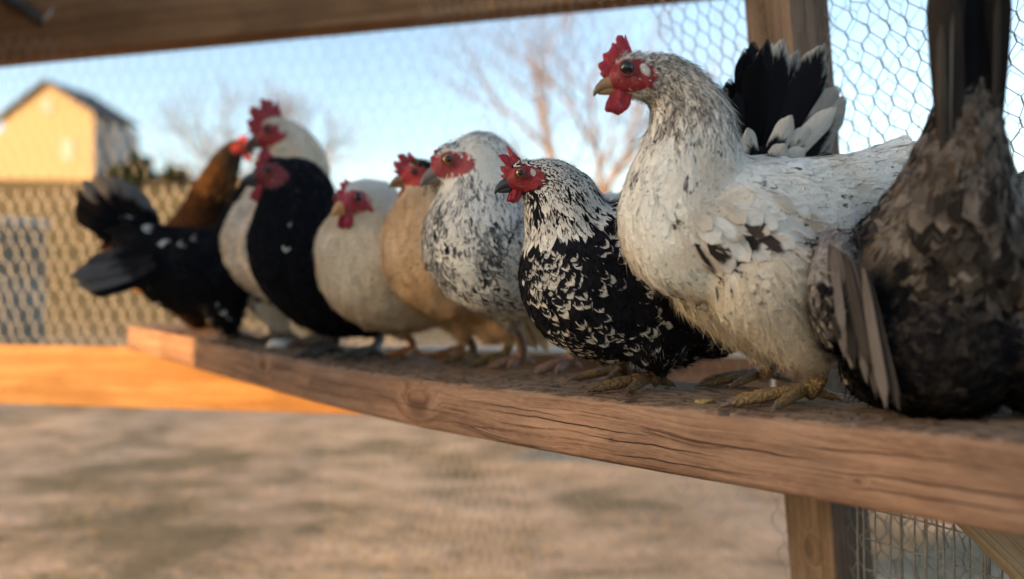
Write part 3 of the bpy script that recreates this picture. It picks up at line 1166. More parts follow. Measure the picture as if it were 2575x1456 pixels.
def feathers(P, T, N, L, W, ca, cb, prof='contour', rows=5, cols=3, tilt=0.16, curl=0.10, cup=0.18, sink=0.05, rng=RNG, rag=0.05, sway=None, coat=False, bvh=None, lift=None):
    """arrays of feathers -> verts, faces, attributes (numpy)"""
    n = len(P)
    if n == 0:
        return None
    P, T, N = np.asarray(P, float), np.asarray(T, float), np.asarray(N, float)
    T = T - N * (T * N).sum(1, keepdims=True)
    T /= np.maximum(np.linalg.norm(T, axis=1, keepdims=True), 1e-9)
    B = np.cross(N, T)
    L = np.broadcast_to(np.asarray(L, float), (n,))
    W = np.broadcast_to(np.asarray(W, float), (n,))
    tilt = np.broadcast_to(np.asarray(tilt, float), (n,))
    curl = np.broadcast_to(np.asarray(curl, float), (n,))
    sway = np.zeros(n) if sway is None else sway
    vv = {4: np.array([0, .40, .82, 1.0]), 6: np.array([0, .28, .60, .84, .955, 1.0])}.get(rows)
    if vv is None:
        vv = np.sin(np.linspace(0, 1, rows) * math.pi / 2) ** 1.15
    uu = np.linspace(-1, 1, cols) if cols > 2 else np.array([-0.35, 0.35])
    fx, fy = PROFILES[prof]
    wv = np.interp(vv, fx, fy)
    V = np.zeros((n, rows, cols, 3))
    UV = np.zeros((n, rows, cols, 4))
    rnd = rng.random(n)
    if bvh is not None:
        # walk each feather over the body surface so that it lies on it, lifting slightly to the tip
        cur, tdir = P.copy(), T.copy()
        lastv = 0.0
        find = bvh.find_nearest
        for i, v in enumerate(vv):
            step = (v - lastv) * L
            lastv = v
            cur = cur + tdir * step[:, None]
            if i:
                nrm_ = N.copy()
                for q in range(n):
                    co, no, _, _ = find(cur[q])
                    if co is not None:
                        cur[q] = co
                        nrm_[q] = no
            else:
                nrm_ = N
            tdir = tdir - nrm_ * (tdir * nrm_).sum(1, keepdims=True)
            tdir /= np.maximum(np.linalg.norm(tdir, axis=1, keepdims=True), 1e-9)
            bd = np.cross(nrm_, tdir)
            for j, u in enumerate(uu):
                r = rng.normal(0, rag, n) if i == rows - 1 else 0.0
                back = L * (-0.09 * u * u * v + r)
                h = 0.0005 + lift * v - cup * W * wv[i] * u * u
                lat = W * wv[i] * u + sway * L * v * v
                V[:, i, j] = cur + tdir * back[:, None] if np.ndim(back) else cur
                V[:, i, j] += bd * lat[:, None] + nrm_ * h[:, None]
                UV[:, i, j, 0] = u
                UV[:, i, j, 1] = v
                UV[:, i, j, 2] = rnd
                UV[:, i, j, 3] = 1
    for i, v in enumerate(vv if bvh is None else []):
        for j, u in enumerate(uu):
            ve = v - (0.07 * u * u * v)
            r = rng.normal(0, rag, n) if (i == rows - 1 or (i == rows - 2 and cols > 3)) else 0.0
            ll = L * (ve + r)
            h = L * (-sink + tilt * ve - curl * ve * ve) - cup * W * wv[i] * u * u
            lat = W * wv[i] * u + sway * L * ve * ve
            V[:, i, j] = P + T * ll[:, None] + B * lat[:, None] + N * h[:, None]
            UV[:, i, j, 0] = u
            UV[:, i, j, 1] = v
            UV[:, i, j, 2] = rnd
            UV[:, i, j, 3] = 1
    idx = np.arange(n * rows * cols).reshape(n, rows, cols)
    F = np.stack([idx[:, :-1, :-1], idx[:, :-1, 1:], idx[:, 1:, 1:], idx[:, 1:, :-1]], -1).reshape(-1, 4)
    rep = rows * cols
    bn_ = np.hstack([N if coat else N * 0, np.ones((n, 1))])
    return V.reshape(-1, 3), F, np.repeat(ca, rep, 0), np.repeat(cb, rep, 0), UV.reshape(-1, 4), np.repeat(bn_, rep, 0)


def feather_mesh(name, packs):
    packs = [p for p in packs if p is not None]
    V, F, A, B, U, K = [], [], [], [], [], []
    o = 0
    for (v, f, a, b, u, k) in packs:
        V.append(v); F.append(f + o); A.append(a); B.append(b); U.append(u); K.append(k)
        o += len(v)
    return mesh_from(name, np.concatenate(V), np.concatenate(F), [MAT['feather']], True,
                     {'ca': np.concatenate(A), 'cb': np.concatenate(B), 'fuv': np.concatenate(U), 'coat': np.concatenate(K)})


def ellipsoid_into(bm, c, axes, M3=None):
    res = bmesh.ops.create_icosphere(bm, subdivisions=3, radius=1.0)
    S = Matrix.Diagonal((*axes, 1.0))
    M = Matrix.Translation(Vector(c)) @ ((M3.to_4x4()) if M3 is not None else Matrix.Identity(4)) @ S
    bmesh.ops.transform(bm, matrix=M, verts=res['verts'])


def remesh(bm, voxel, smooth_it=6):
    me = bpy.data.meshes.new('tmp')
    bm.to_mesh(me)
    o = bpy.data.objects.new('tmp', me)
    COL.objects.link(o)
    r = o.modifiers.new('r', 'REMESH')
    r.mode = 'VOXEL'
    r.voxel_size = voxel
    s = o.modifiers.new('s', 'SMOOTH')
    s.iterations = smooth_it
    s.factor = 0.5
    dg = bpy.context.evaluated_depsgraph_get()
    dg.update()
    out = bpy.data.meshes.new_from_object(o.evaluated_get(dg))
    n = len(out.vertices)
    V = np.zeros(n * 3, np.float32)
    out.vertices.foreach_get('co', V)
    out.calc_loop_triangles()
    Tn = np.zeros(len(out.loop_triangles) * 3, np.int32)
    out.loop_triangles.foreach_get('vertices', Tn)
    quads = [tuple(p.vertices) for p in out.polygons]
    NR = np.zeros(n * 3, np.float32)
    out.vertices.foreach_get('normal', NR)
    bpy.data.objects.remove(o)
    bpy.data.meshes.remove(me)
    bpy.data.meshes.remove(out)
    return V.reshape(-1, 3).astype(float), Tn.reshape(-1, 3), quads, NR.reshape(-1, 3).astype(float)


def catmull(pts, per=6):
    pts = np.asarray(pts, float)
    out = []
    n = len(pts)
    for i in range(n - 1):
        p0, p1, p2, p3 = pts[max(i - 1, 0)], pts[i], pts[i + 1], pts[min(i + 2, n - 1)]
        for k in range(per):
            t = k / per
            out.append(0.5 * ((2 * p1) + (-p0 + p2) * t + (2 * p0 - 5 * p1 + 4 * p2 - p3) * t * t + (-p0 + 3 * p1 - 3 * p2 + p3) * t ** 3))
    out.append(pts[-1])
    return np.array(out)


def poisson(P, rad, rng, limit):
    order = rng.permutation(len(P))
    cell = float(rad.max())
    grid = {}
    keep = []
    for i in order:
        p = P[i]
        k = (int(p[0] // cell), int(p[1] // cell), int(p[2] // cell))
        r2 = rad[i] ** 2
        ok = True
        for dx in (-1, 0, 1):
            for dy in (-1, 0, 1):
                for dz in (-1, 0, 1):
                    for j in grid.get((k[0] + dx, k[1] + dy, k[2] + dz), ()):
                        q = P[j]
                        if (p[0] - q[0]) ** 2 + (p[1] - q[1]) ** 2 + (p[2] - q[2]) ** 2 < r2:
                            ok = False
                            break
                    if not ok:
                        break
                if not ok:
                    break
            if not ok:
                break
        if ok:
            grid.setdefault(k, []).append(i)
            keep.append(i)
            if len(keep) >= limit:
                break
    return np.array(keep)


def vnoise(P, s, o=0.0):
    return np.array([mnoise.noise((p[0] * s + o, p[1] * s + o * 0.7, p[2] * s)) for p in P])


def comb_mesh(base, heights, th, spike=0.5, blades=None):
    """single comb: base = list of (x,z) along the skull front->back, heights one per tooth"""
    base = [Vector((x, z)) for x, z in base]
    nT = len(heights)
    n = nT * 6 + 1
    def bp(t):
        f = t * (len(base) - 1)
        i = min(int(f), len(base) - 2)
        return base[i].lerp(base[i + 1], f - i)
    V, F = [], []
    layers = 5
    for k in range(n):
        t = k / (n - 1)
        p = bp(t)
        d = (bp(min(t + 0.02, 1)) - bp(max(t - 0.02, 0)))
        nrm = Vector((-d.y, d.x)).normalized()
        if nrm.y < 0 and abs(nrm.y) > abs(nrm.x):
            nrm = -nrm
        if nrm.x < 0 and abs(nrm.x) >= abs(nrm.y):
            nrm = -nrm
        ft = t * nT
        i = min(int(ft), nT - 1)
        fr = ft - i
        tooth = max(0.0, 1 - abs(fr - 0.5) * 2) ** 0.8
        hgt = heights[i] * ((1 - spike) + spike * tooth)
        edge = min(1.0, min(t, 1 - t) * 9)
        hgt *= 0.35 + 0.65 * edge
        for L in range(layers):
            f = L / (layers - 1)
            q = p + nrm * (hgt * f - 0.12)
            wob = 0.05 * math.sin(t * 14) * f
            hw = th * (1 - 0.55 * f ** 1.5) * (1.0 if L < layers - 1 else 0.25)
            V.append((q.x, hw + wob, q.y))
            V.append((q.x, -hw + wob, q.y))
    m = layers * 2
    for k in range(n - 1):
        for L in range(layers - 1):
            a, b = k * m + L * 2, (k + 1) * m + L * 2
            F.append((a, b, b + 2, a + 2))
            F.append((a + 1, a + 3, b + 3, b + 1))
        a, b = k * m + (layers - 1) * 2, (k + 1) * m + (layers - 1) * 2
        F.append((a, b, b + 1, a + 1))
    for k in (0, n - 1):
        for L in range(layers - 1):
            a = k * m + L * 2
            F.append((a, a + 2, a + 3, a + 1) if k == 0 else (a, a + 1, a + 3, a + 2))
    return V, F


def uv_sphere(nu=16, nv=10):
    V, F = [], []
    for i in range(nv + 1):
        a = math.pi * i / nv
        for j in range(nu):
            b = 2 * math.pi * j / nu
            V.append((math.sin(a) * math.cos(b), math.cos(a), math.sin(a) * math.sin(b)))   # pole along y
    for i in range(nv):
        for j in range(nu):
            j2 = (j + 1) % nu
            F.append((i * nu + j, i * nu + j2, (i + 1) * nu + j2, (i + 1) * nu + j))
    return V, F


def make_bird(S):
    name = S.get('name', 'hen')
    px, D = S['base']
    u = (px - CX) / FPX
    bx, by = u * D, D
    bz = plank_z(bx, by)
    th = R(S['theta'])
    h = Vector((math.cos(th), math.sin(th)))
    mth = Vector((-h.y, h.x))
    b2 = Vector((bx, by))
    rng = np.random.default_rng(S['seed'])
    near = S.get('near', True)

    def loc(px_, py_, r_=0, D_=None):
        """pixel on the bird's own upright middle plane (or at a given depth) -> local point, metres per pixel"""
        uu = (px_ - CX) / FPX
        if D_ is None:
            D_ = mth.dot(b2) / mth.dot(Vector((uu, 1.0)))
        p = Vector((uu * D_, D_)) - b2
        z = CAM_Z + (CY - py_) / FPX * D_ - bz
        return Vector((p.dot(h), p.dot(mth), z)), r_ * D_ / FPX

    root = bpy.data.objects.new(name, None)
    link(root)
    root.location = (bx, by, bz)
    root.rotation_euler = (0, 0, th)
    root['label'] = S['label']
    root['category'] = S.get('category', 'hen')
    root['group'] = 'chickens lined up on the plank'

    # ---- skeleton chain
    nodes = []
    for nd in S['chain']:
        p, r = loc(nd[0], nd[1], nd[2], nd[4] if len(nd) > 4 else None)
        wf = nd[3] if len(nd) > 3 and nd[3] else S.get('wf', 0.84)
        nodes.append((*p, r, wf))
    ic = S['chest']
    reg = [0.55 * i / ic for i in range(ic + 1)] + [0.55 + 0.45 * (i - ic) / (len(nodes) - 1 - ic) for i in range(ic + 1, len(nodes))]
    hc, hr = loc(S['head'][0], S['head'][1], S['head'][2], S['head'][3] if len(S['head']) > 3 else None)
    pitch, yaw = R(S.get('pitch', 0)), R(S.get('yaw', 0))
    HM = Matrix.Rotation(yaw, 3, 'Z') @ Matrix.Rotation(pitch, 3, 'Y')
    nodes.append((*(hc + HM @ Vector((-0.25 * hr, 0, -0.05 * hr))), hr * 0.86, 0.85))
    reg.append(1.03)
    arr = np.hstack([np.array(nodes), np.array(reg)[:, None]])
    ch = catmull(arr, 4)
    ch[:, 3] = np.maximum(ch[:, 3], 0.006)

    bm = bmesh.new()
    for c in ch:
        ellipsoid_into(bm, c[:3], (c[3], c[3] * c[4], c[3]))
    extra = []                        # other chains: (pos, r, dir, region code)
    for tc in S.get('thighs', []):
        pts = []
        for (x, y, r, yo) in tc:
            p, rr = loc(x, y, r)
            pts.append((p.x, yo, p.z, rr))
        cc = catmull(pts, 5)
        for c in cc:
            ellipsoid_into(bm, c[:3], (c[3], c[3] * 0.85, c[3]))
        extra.append(cc)
    for (x, y, r, yo) in S.get('lumps', []):
        p, rr = loc(x, y, r)
        ellipsoid_into(bm, (p.x, yo, p.z), (rr, rr * 0.85, rr))
    for (p, ax) in S.get('lumps3', []):
        ellipsoid_into(bm, p, ax)
    # wing bulges along the body
    wingc = []
    if S.get('wing'):
        w0, w1, drop, wr = S['wing']
        for side in (1, -1):
            cc = []
            for t in np.linspace(0, 1, 9):
                k = w0 + (w1 - w0) * t
                i = int(round(np.interp(k, ch[::-1, 5], np.arange(len(ch))[::-1]) if False else np.argmin(np.abs(ch[:, 5] - k))))
                c = ch[i]
                r = c[3] * wr * (0.55 + 0.45 * math.sin(math.pi * min(1, 0.25 + t * 0.75)))
                q = (c[0], side * c[3] * c[4] * 0.80, c[2] - c[3] * (0.05 + drop * t))
                ellipsoid_into(bm, q, (r, r * 0.42, r))
                cc.append((*q, r))
            wingc.append((side, np.array(cc)))
    # skull and muzzle
    ellipsoid_into(bm, hc, (hr * 1.0, hr * 0.70, hr * 0.90), HM)
    ellipsoid_into(bm, hc + HM @ Vector((0.62, 0, -0.22)) * hr, (hr * 0.58, hr * 0.46, hr * 0.50), HM)
    V, TR, Q, NR = remesh(bm, S.get('voxel', 0.0045 if near else 0.007), 12 if near else 8)
    bm.free()

    am = S.get('uneven', 0.0035)
    far_ = np.clip(np.linalg.norm(V - np.array(hc)[None], axis=1) / hr - 1.4, 0, 1)
    dsp = am * (vnoise(V * np.array([[1, 1, 0.45]]), 24, S['seed']) + 0.5 * vnoise(V * np.array([[1, 1, 0.6]]), 55, S['seed'] + 3)) * far_
    V = V + NR * dsp[:, None]

    # ---- regions
    def regions(P):
        cd = np.linalg.norm(P[:, None, :] - ch[None, :, :3], axis=2) - ch[None, :, 3]
        k = cd.argmin(1)
        best = cd.min(1)
        d = np.zeros((len(ch), 3))
        d[1:-1] = ch[:-2, :3] - ch[2:, :3]
        d[0] = ch[0, :3] - ch[1, :3]
        d[-1] = ch[-2, :3] - ch[-1, :3]
        d /= np.linalg.norm(d, axis=1, keepdims=True)
        T = d[k].copy()
        s = ch[k, 5].copy()
        code = np.zeros(len(P), int)
        locr = ch[k, 3].copy()
        for cc in extra:
            e = np.linalg.norm(P[:, None, :] - cc[None, :, :3], axis=2) - cc[None, :, 3]
            m = e.min(1) < best
            j = e.argmin(1)
            dd = np.zeros((len(cc), 3))
            dd[:-1] = cc[1:, :3] - cc[:-1, :3]
            dd[-1] = dd[-2]
            dd /= np.linalg.norm(dd, axis=1, keepdims=True)
            T[m] = dd[j][m]
            code[m] = 1
            locr[m] = cc[j][m, 3]
            best = np.minimum(best, e.min(1))
        for side, cc in wingc:
            e = np.linalg.norm((P[:, None, :] - cc[None, :, :3]) * np.array([1, 1.6, 1])[None, None], axis=2) - cc[None, :, 3] * 0.98
            m = e.min(1) < np.minimum(best, 0.004) + 0.002
            wd = cc[-1, :3] - cc[0, :3]
            wd /= np.linalg.norm(wd)
            T[m] = wd
            code[m] = 2
        # rear underside is fluff
        low = (s < 0.42) & (code == 0) & (P[:, 2] < ch[k, 2] - 0.25 * ch[k, 3])
        code[low] = 3
        grav = np.where((s < 0.75) & (code != 2), 0.30, 0.10)
        T[:, 2] -= grav
        return s, code, T, k, locr

    HMi = np.array(HM.inverted())

    def headuv(P):
        return ((P - np.array(hc)[None]) @ HMi.T) / hr

    def facemask(P):
        q = headuv(P)
        fc = S.get('face', (0.42, -0.12, 0.86, 0.60))
        e = ((q[:, 0] - fc[0]) / fc[2]) ** 2 + ((q[:, 2] - fc[1]) / fc[3]) ** 2
        return (e < 1) & (np.linalg.norm(q, axis=1) < 1.9) & (q[:, 0] > -0.75)

    # ---- body mesh with legs
    red = np.array(S.get('red', lin(134, 32, 40)))
    under = np.array(S['under'])
    col = np.tile(C4(under, 0.0), (len(V), 1))
    pz_ = vnoise(V, 40)
    col[:, :3] *= (1 + 0.12 * pz_[:, None])
    fm = facemask(V)
    nz = vnoise(V, 160) if near else np.zeros(len(V))
    col[fm, 3] = 1.0
    col[fm, :3] = red[None] * (1 + 0.35 * nz[fm, None])
    mb = MB()
    mb.v = [tuple(v) for v in V]
    mb.f = list(Q)
    mb.m = [0] * len(Q)
    mb.c = [tuple(c) for c in col]
    lc = np.array(S.get('legcol', lin(120, 98, 62)))
    claw = np.array(S.get('clawcol', lin(84, 68, 52)))
    lr = S.get('legr', 0.0085)
    for (f, (ax, ay, hx, hy)) in enumerate(S.get('legs', [])):
        # ankle pixel on the plank top, hock given by the thigh end
        D_ = D
        for _ in range(6):
            q = at(ax, ay, D_)
            D_ = (CAM_Z - plank_z(q.x, q.y)) * FPX / max(ay - CY, 1)
            D_ = min(max(D_, 0.5), 3.2)
        q = at(ax, ay, D_)
        if 'legD' in S:
            q = at(ax, ay, S['legD'][f])
            q.z = plank_z(q.x, q.y)
        d2 = Vector((q.x, q.y)) - b2
        foot = Vector((d2.dot(h), d2.dot(mth), plank_z(q.x, q.y) - bz))
        te = extra[f][-1] if f < len(extra) else np.array([foot.x - 0.01, foot.y, 0.12, 0.02])
        hock = Vector(te[:3])
        tr = S.get('toe_r', lr * 0.82)
        ankle = foot + Vector((-0.008, 0, tr * 2.0))
        pts, rad = [], []
        n = 12
        for k in range(n + 1):
            t = k / n
            p = hock.lerp(ankle, t) + Vector((-0.012 * math.sin(math.pi * t), 0, 0))
            pts.append(p)
            rad.append(lr * (1.15 - 0.25 * math.sin(math.pi * min(1, t * 1.1))) * (1 + 0.07 * (k % 2)))
        vs, fs = tube(pts, rad, 9)
        mb.add(vs, fs, [C4(lc * random.uniform(0.85, 1.1)) for _ in vs], 1)
        tl = S.get('toe', 0.058)
        spread = S.get('toe_yaw', 0)
        for (an, ln, rr) in ((34, 0.86, 0.95), (2, 1.08, 1.0), (-34, 0.84, 0.95), (172, 0.42, 0.85)):
            a = R(an + spread + random.uniform(-5, 5))
            dv_ = Vector((math.cos(a), math.sin(a), 0))
            pts, rad, cs = [], [], []
            n = 13
            Lt = tl * ln
            for k in range(n + 1):
                t = k / n
                hump = 0.16 * abs(math.sin(t * math.pi * 3.0))
                clawp = t > 0.80
                r = tr * rr * (1.15 - 0.45 * t + hump) if not clawp else tr * rr * 0.62 * (1 - (t - 0.80) / 0.20) + 0.0004
                z = tr * 1.0 + (1 - t) ** 2 * tr * 1.6 if not clawp else tr * 1.02 - ((t - 0.8) / 0.2) ** 2 * tr * 0.75
                arch = math.sin(math.pi * min(t / 0.8, 1)) * tr * 0.35
                wx = ankle + dv_ * (Lt * t + 0.002)
                # keep on the sagging plank
                gp = b2 + h * wx.x + mth * wx.y
                pts.append(Vector((wx.x, wx.y, plank_z(gp.x, gp.y) - bz + z + arch)))
                rad.append(r)
                cs.append(claw if clawp else lc * (0.92 + 0.16 * (k % 2)))
            vs, fs = tube(pts, rad, 8)
            cc4 = [C4(cs[i // 8]) for i in range(len(vs))]
            mb.add(vs, fs, cc4, 1)
    me = mb.mesh('body', [MAT['skin'], MAT['leg']], True, 'skin')
    obj('body', me, root)

    # ---- plumage
    tri = V[TR]
    nrm = np.cross(tri[:, 1] - tri[:, 0], tri[:, 2] - tri[:, 0])
    area = np.linalg.norm(nrm, axis=1) / 2
    M = int(S.get('cand', 26000 if near else 9000))
    pick = rng.choice(len(TR), M, p=area / area.sum())
    r1, r2 = np.sqrt(rng.random(M)), rng.random(M)
    W3 = np.stack([1 - r1, r1 * (1 - r2), r1 * r2], 1)
    P = (tri[pick] * W3[:, :, None]).sum(1)
    Nn = (NR[TR[pick]] * W3[:, :, None]).sum(1)
    Nn /= np.linalg.norm(Nn, axis=1, keepdims=True)
    ok = ~facemask(P)
    q = headuv(P)
    ok &= ~((np.linalg.norm(q, axis=1) < 1.6) & (q[:, 0] > 0.75))
    P, Nn = P[ok], Nn[ok]
    s, code, T, kk, loc_r = regions(P)
    sc = S.get('fs', 1.0) * 0.86
    L = np.interp(s, [0, 0.2, 0.5, 0.62, 0.75, 0.88, 0.97, 1.03], [.046, .042, .036, .030, .032, .026, .013, .009]) * sc
    W = np.interp(s, [0, 0.2, 0.5, 0.62, 0.75, 0.88, 0.97, 1.03], [.0120, .0130, .0115, .0098, .0058, .0042, .0026, .0020]) * sc
    L[code == 2] = 0.046 * sc
    W[code == 2] = 0.0165 * sc
    L[code == 1] = np.minimum(0.034, 0.006 + 0.75 * loc_r[code == 1]) * sc
    W[code == 1] = L[code == 1] * 0.22
    L[code == 3] = 0.040 * sc
    W[code == 3] = 0.0080 * sc
    keep = poisson(P, np.sqrt(L * W) * (0.40 if near else 0.50), rng, 13000 if near else 5000)
    P, Nn, T, s, code, L, W, loc_r = P[keep], Nn[keep], T[keep], s[keep], code[keep], L[keep], W[keep], loc_r[keep]
    n = len(P)
    T = T / np.maximum(np.linalg.norm(T, axis=1, keepdims=True), 1e-6) + rng.normal(0, 0.16, (n, 3))
    L = L * rng.uniform(0.82, 1.2, n)
    W = W * rng.uniform(0.85, 1.15, n)
    # nap of the coat: soft lifts and hollows in patches
    nap = vnoise(P, 26, S['seed'])
    ca, cb = S['paint'](P, s, code, rng, headuv(P), vnoise)
    packs = []
    tree_ = BVHTree.FromPolygons([tuple(v) for v in V], [tuple(int(x) for x in t) for t in TR])
    loose = (code == 1) | (code == 3) | (s < 0.06)
    for prof, msk in (('hackle', (s > 0.64) & (code == 0)), ('contour', ~loose & ~((s > 0.64) & (code == 0))), ('contour', loose)):
        if not msk.any():
            continue
        k_ = msk.sum()
        if loose[msk].all():
            t = 0.115 + 0.03 * nap[msk] + rng.normal(0, 0.03, k_)
            packs.append(feathers(P[msk], T[msk], Nn[msk], L[msk], W[msk], ca[msk], cb[msk], prof, 6 if near else 4, 3,
                                  t, 0.07, 0.10, -0.01, rng, 0.03, rng.normal(0, 0.10, k_), coat=True))
        else:
            lf_ = L[msk] * (S.get('lift', 0.055) * np.where(code[msk] == 2, 1.5, 1.0)) * rng.uniform(0.6, 1.5, k_) + 0.02 * S.get('lift', 0.055) * np.clip(nap[msk], 0, 1)
            packs.append(feathers(P[msk], T[msk], Nn[msk], L[msk] * S.get('fl', 1.30), W[msk] * (1.08 if S.get('fl', 1.3) > 1.2 else 1.0), ca[msk], cb[msk], prof, 6 if near else 4, 3,
                                  0, 0, 0.0, 0, rng, 0.02, rng.normal(0, 0.10, k_), coat=True, bvh=tree_, lift=lf_))
    # down: fine strands on thighs, vent and along every edge
    nst = S.get('down', 2600 if near else 2200)
    if nst:
        wgt = np.where(code == 1, 3.0, np.where(code == 3, 2.5, np.where(s > 0.6, 0.7, 0.45)))
        pk = rng.choice(n, nst, p=wgt / wgt.sum())
        jit = rng.normal(0, 0.006, (nst, 3))
        jit -= Nn[pk] * (jit * Nn[pk]).sum(1, keepdims=True)
        ls = np.where(code[pk] == 1, 1.15 * L[pk], np.where(code[pk] == 3, 0.036, 0.85 * L[pk]))
        packs.append(feathers(P[pk] + jit + Nn[pk] * 0.0015, T[pk] / np.maximum(np.linalg.norm(T[pk], axis=1, keepdims=True), 1e-6) + rng.normal(0, 0.22, (nst, 3)), Nn[pk], ls * rng.uniform(0.7, 1.3, nst), (0.0014 + 0.0012 * rng.random(nst)) * np.where((code[pk] == 1) | (code[pk] == 3), 0.6, 1.0),
                              ca[pk], cb[pk], 'strand', 4, 2, np.where((code[pk] == 1) | (code[pk] == 3), 0.30, 0.26) + rng.normal(0, 0.08, nst), 0.15, 0, 0.02, rng, 0.0, rng.normal(0, 0.2, nst), coat=True))
    pl = obj('plumage', feather_mesh('plumage', packs), root)
    pl['kind'] = 'stuff'

    # ---- single large feathers: tail and wing
    def quill(nm, p0, d, side, Lq, Wq, cA, cB, thr, curl=0.12, cup=0.25, roll=0.0, sway=0.0, label=None):
        d = Vector(d).normalized()
        nn = Vector(side)
        nn = (nn - d * nn.dot(d)).normalized()
        if roll:
            nn = Matrix.Rotation(roll, 3, d) @ nn
        a_ = np.array([C4(cA, thr)])
        b_ = np.array([C4(cB)])
        pk_ = feathers([p0], [d], [nn], [Lq], [Wq], a_, b_, 'tail', 13, 7, 0.03, curl, cup, 0.0, rng, 0.006, np.array([sway]))
        me_ = feather_mesh(nm, [pk_])
        return obj(nm, me_, root)

    for tf in S.get('tail', []):
        (x0, y0), (x1, y1), wpx, yo0, yo1, cA, cB, thr = tf[:8]
        p0, k0 = loc(x0, y0, 1)
        p1, k1 = loc(x1, y1, 1)
        p0.y = yo0
        p1.y = yo1
        d = p1 - p0
        face = Vector((0, 1 if S.get('cam_side', 1) > 0 else -1, 0)) + Vector((0, 0, 0.12))
        quill('tail_feather', p0, d, face, d.length, wpx * k1, cA, cB, thr, curl=tf[8] if len(tf) > 8 else 0.05,
              roll=rng.normal(0, 0.12), sway=tf[9] if len(tf) > 9 else 0.0)
    cam_l = Vector(((Vector((0, 0)) - b2).dot(h), (Vector((0, 0)) - b2).dot(mth), CAM_Z - bz))

    def on_body(x, y):
        t_, _ = loc(x, y)
        hit = tree_.ray_cast(cam_l, (t_ - cam_l).normalized())
        return hit[0], hit[1]

    for (x0, y0, x1, y1, wpx, cA, cB, thr, lf0) in S.get('wing_rows', []):
        pA, nA = on_body(x0, y0)
        pB, nB = on_body(x1, y1)
        if pA is None or pB is None:
            continue
        dq = pB - pA
        kpx = (pA - cam_l).length / FPX
        pk_ = feathers([np.array(pA)], [np.array(dq.normalized())], [np.array(nA)], [dq.length * 1.04], [wpx * kpx], np.array([C4(cA, thr)]), np.array([C4(cB)]),
                       'tail', 13, 7, 0, 0, 0.10, 0, rng, 0.008, np.array([rng.normal(0, 0.05)]), coat=False, bvh=tree_, lift=np.array([lf0]))
        obj(S.get('row_name', 'wing_feather'), feather_mesh(S.get('row_name', 'wing_feather'), [pk_]), root)
    for wfz in S.get('wingf', []):
        (x0, y0), (x1, y1), wpx, yo0, yo1, cA, cB, thr = wfz[:8]
        p0, k0 = loc(x0, y0, 1, wfz[8] if len(wfz) > 8 else None)
        p1, k1 = loc(x1, y1, 1, wfz[9] if len(wfz) > 9 else None)
        if len(wfz) <= 8:
            p0.y = yo0
            p1.y = yo1
        d = p1 - p0
        out = Vector((0, S.get('cam_side', 1), 0.25))
        if 'wing_out' in S:
            out = Vector(S['wing_out'])
        quill('wing_feather', p0, d, out, d.length, wpx * k1, cA, cB, thr, curl=0.06, cup=0.15, roll=rng.normal(0, 0.08))

    # ---- head furniture
    def hp(x, y, z):
        return hc + HM @ Vector((x, y, z)) * hr

    def hobj(nm, vs, fs, colr, mat, smooth=True):
        mbx = MB()
        mbx.add([hp(*v) for v in vs], fs, colr)
        return obj(nm, mbx.mesh(nm, [mat], smooth, 'skin'), root)

    # beak: upper and lower halves lofted
    bc = np.array(S.get('beak', lin(150, 118, 78)))
    bt = np.array(S.get('beak_tip', bc * 0.6))
    mbk = MB()
    for (pth, rw, rh, sq) in (
            ([(0.78, 0, -0.30), (1.02, 0, -0.34), (1.25, 0, -0.44), (1.45, 0, -0.58), (1.58, 0, -0.74), (1.63, 0, -0.88)], [.34, .30, .235, .16, .09, .02], None, 0.80),
            ([(0.80, 0, -0.56), (1.00, 0, -0.60), (1.20, 0, -0.66), (1.36, 0, -0.73), (1.46, 0, -0.79)], [.24, .21, .16, .10, .02], None, 0.62)):
        vs, fs = tube(pth, rw, 12, True, None)
        vs = [Vector((v.x, v.y * sq, v.z)) for v in vs]
        cs = [C4(bc + (bt - bc) * min(1, max(0, (v.x - 0.8) / 0.8))) for v in vs]
        mbk.add([hp(*v) for v in vs], fs, cs)
    obj('beak', mbk.mesh('beak', [MAT['horn']], True, 'skin'), root)
    # comb
    cs_ = S['comb']
    vs, fs = comb_mesh(cs_['base'], cs_['h'], cs_.get('th', 0.13), cs_.get('spike', 0.55))
    cred = np.array(S.get('combcol', lin(146, 30, 42)))
    hobj('comb', vs, fs, [C4(cred * random.uniform(0.9, 1.12)) for _ in vs], MAT['skin'])
    # wattles, earlobes, eyes
    sv, sf = uv_sphere(14, 10)
    wx, wz, wl, ww = S.get('wattle', (0.72, -0.98, 0.46, 0.36))
    for sd_ in (1, -1):
        vs = []
        for v in sv:
            z = v[2]
            z = math.copysign(abs(z) ** 0.75, z)
            x_ = math.copysign(abs(v[0]) ** 0.85, v[0])
            taper = 0.92 - 0.16 * z
            crease = 0.025 * math.sin(x_ * 7 + sd_)
            vs.append((wx + x_ * ww * taper - 0.10 * z, sd_ * (0.17 - 0.04 * z) + v[1] * 0.075 + crease, wz + z * wl + 0.05 * math.sin(x_ * 5)))
        hobj('wattle', vs, sf, C4(cred * 1.0), MAT['skin'])
        ec = np.array(S.get('ear', lin(205, 196, 188)))
        ex, ez, er = S.get('earpos', (-0.24, 0.02, 0.24))
        vs = [(ex + v[0] * er * 0.85 + v[2] * 0.08, sd_ * 0.66 + v[1] * 0.11, ez + v[2] * er * 1.15) for v in sv]
        hobj('earlobe', vs, sf, C4(ec), MAT['skin'])
        # red lappet behind and under the ear
        vs = [(-0.30 + v[0] * 0.20 + v[2] * 0.22, sd_ * 0.64 + v[1] * 0.11, -0.36 + v[2] * 0.34) for v in sv]
        hobj('ear_lappet', vs, sf, C4(red * 1.1), MAT['skin'])
        er_ = S.get('eyer', 0.185)
        evs, efs = uv_sphere(20, 14)
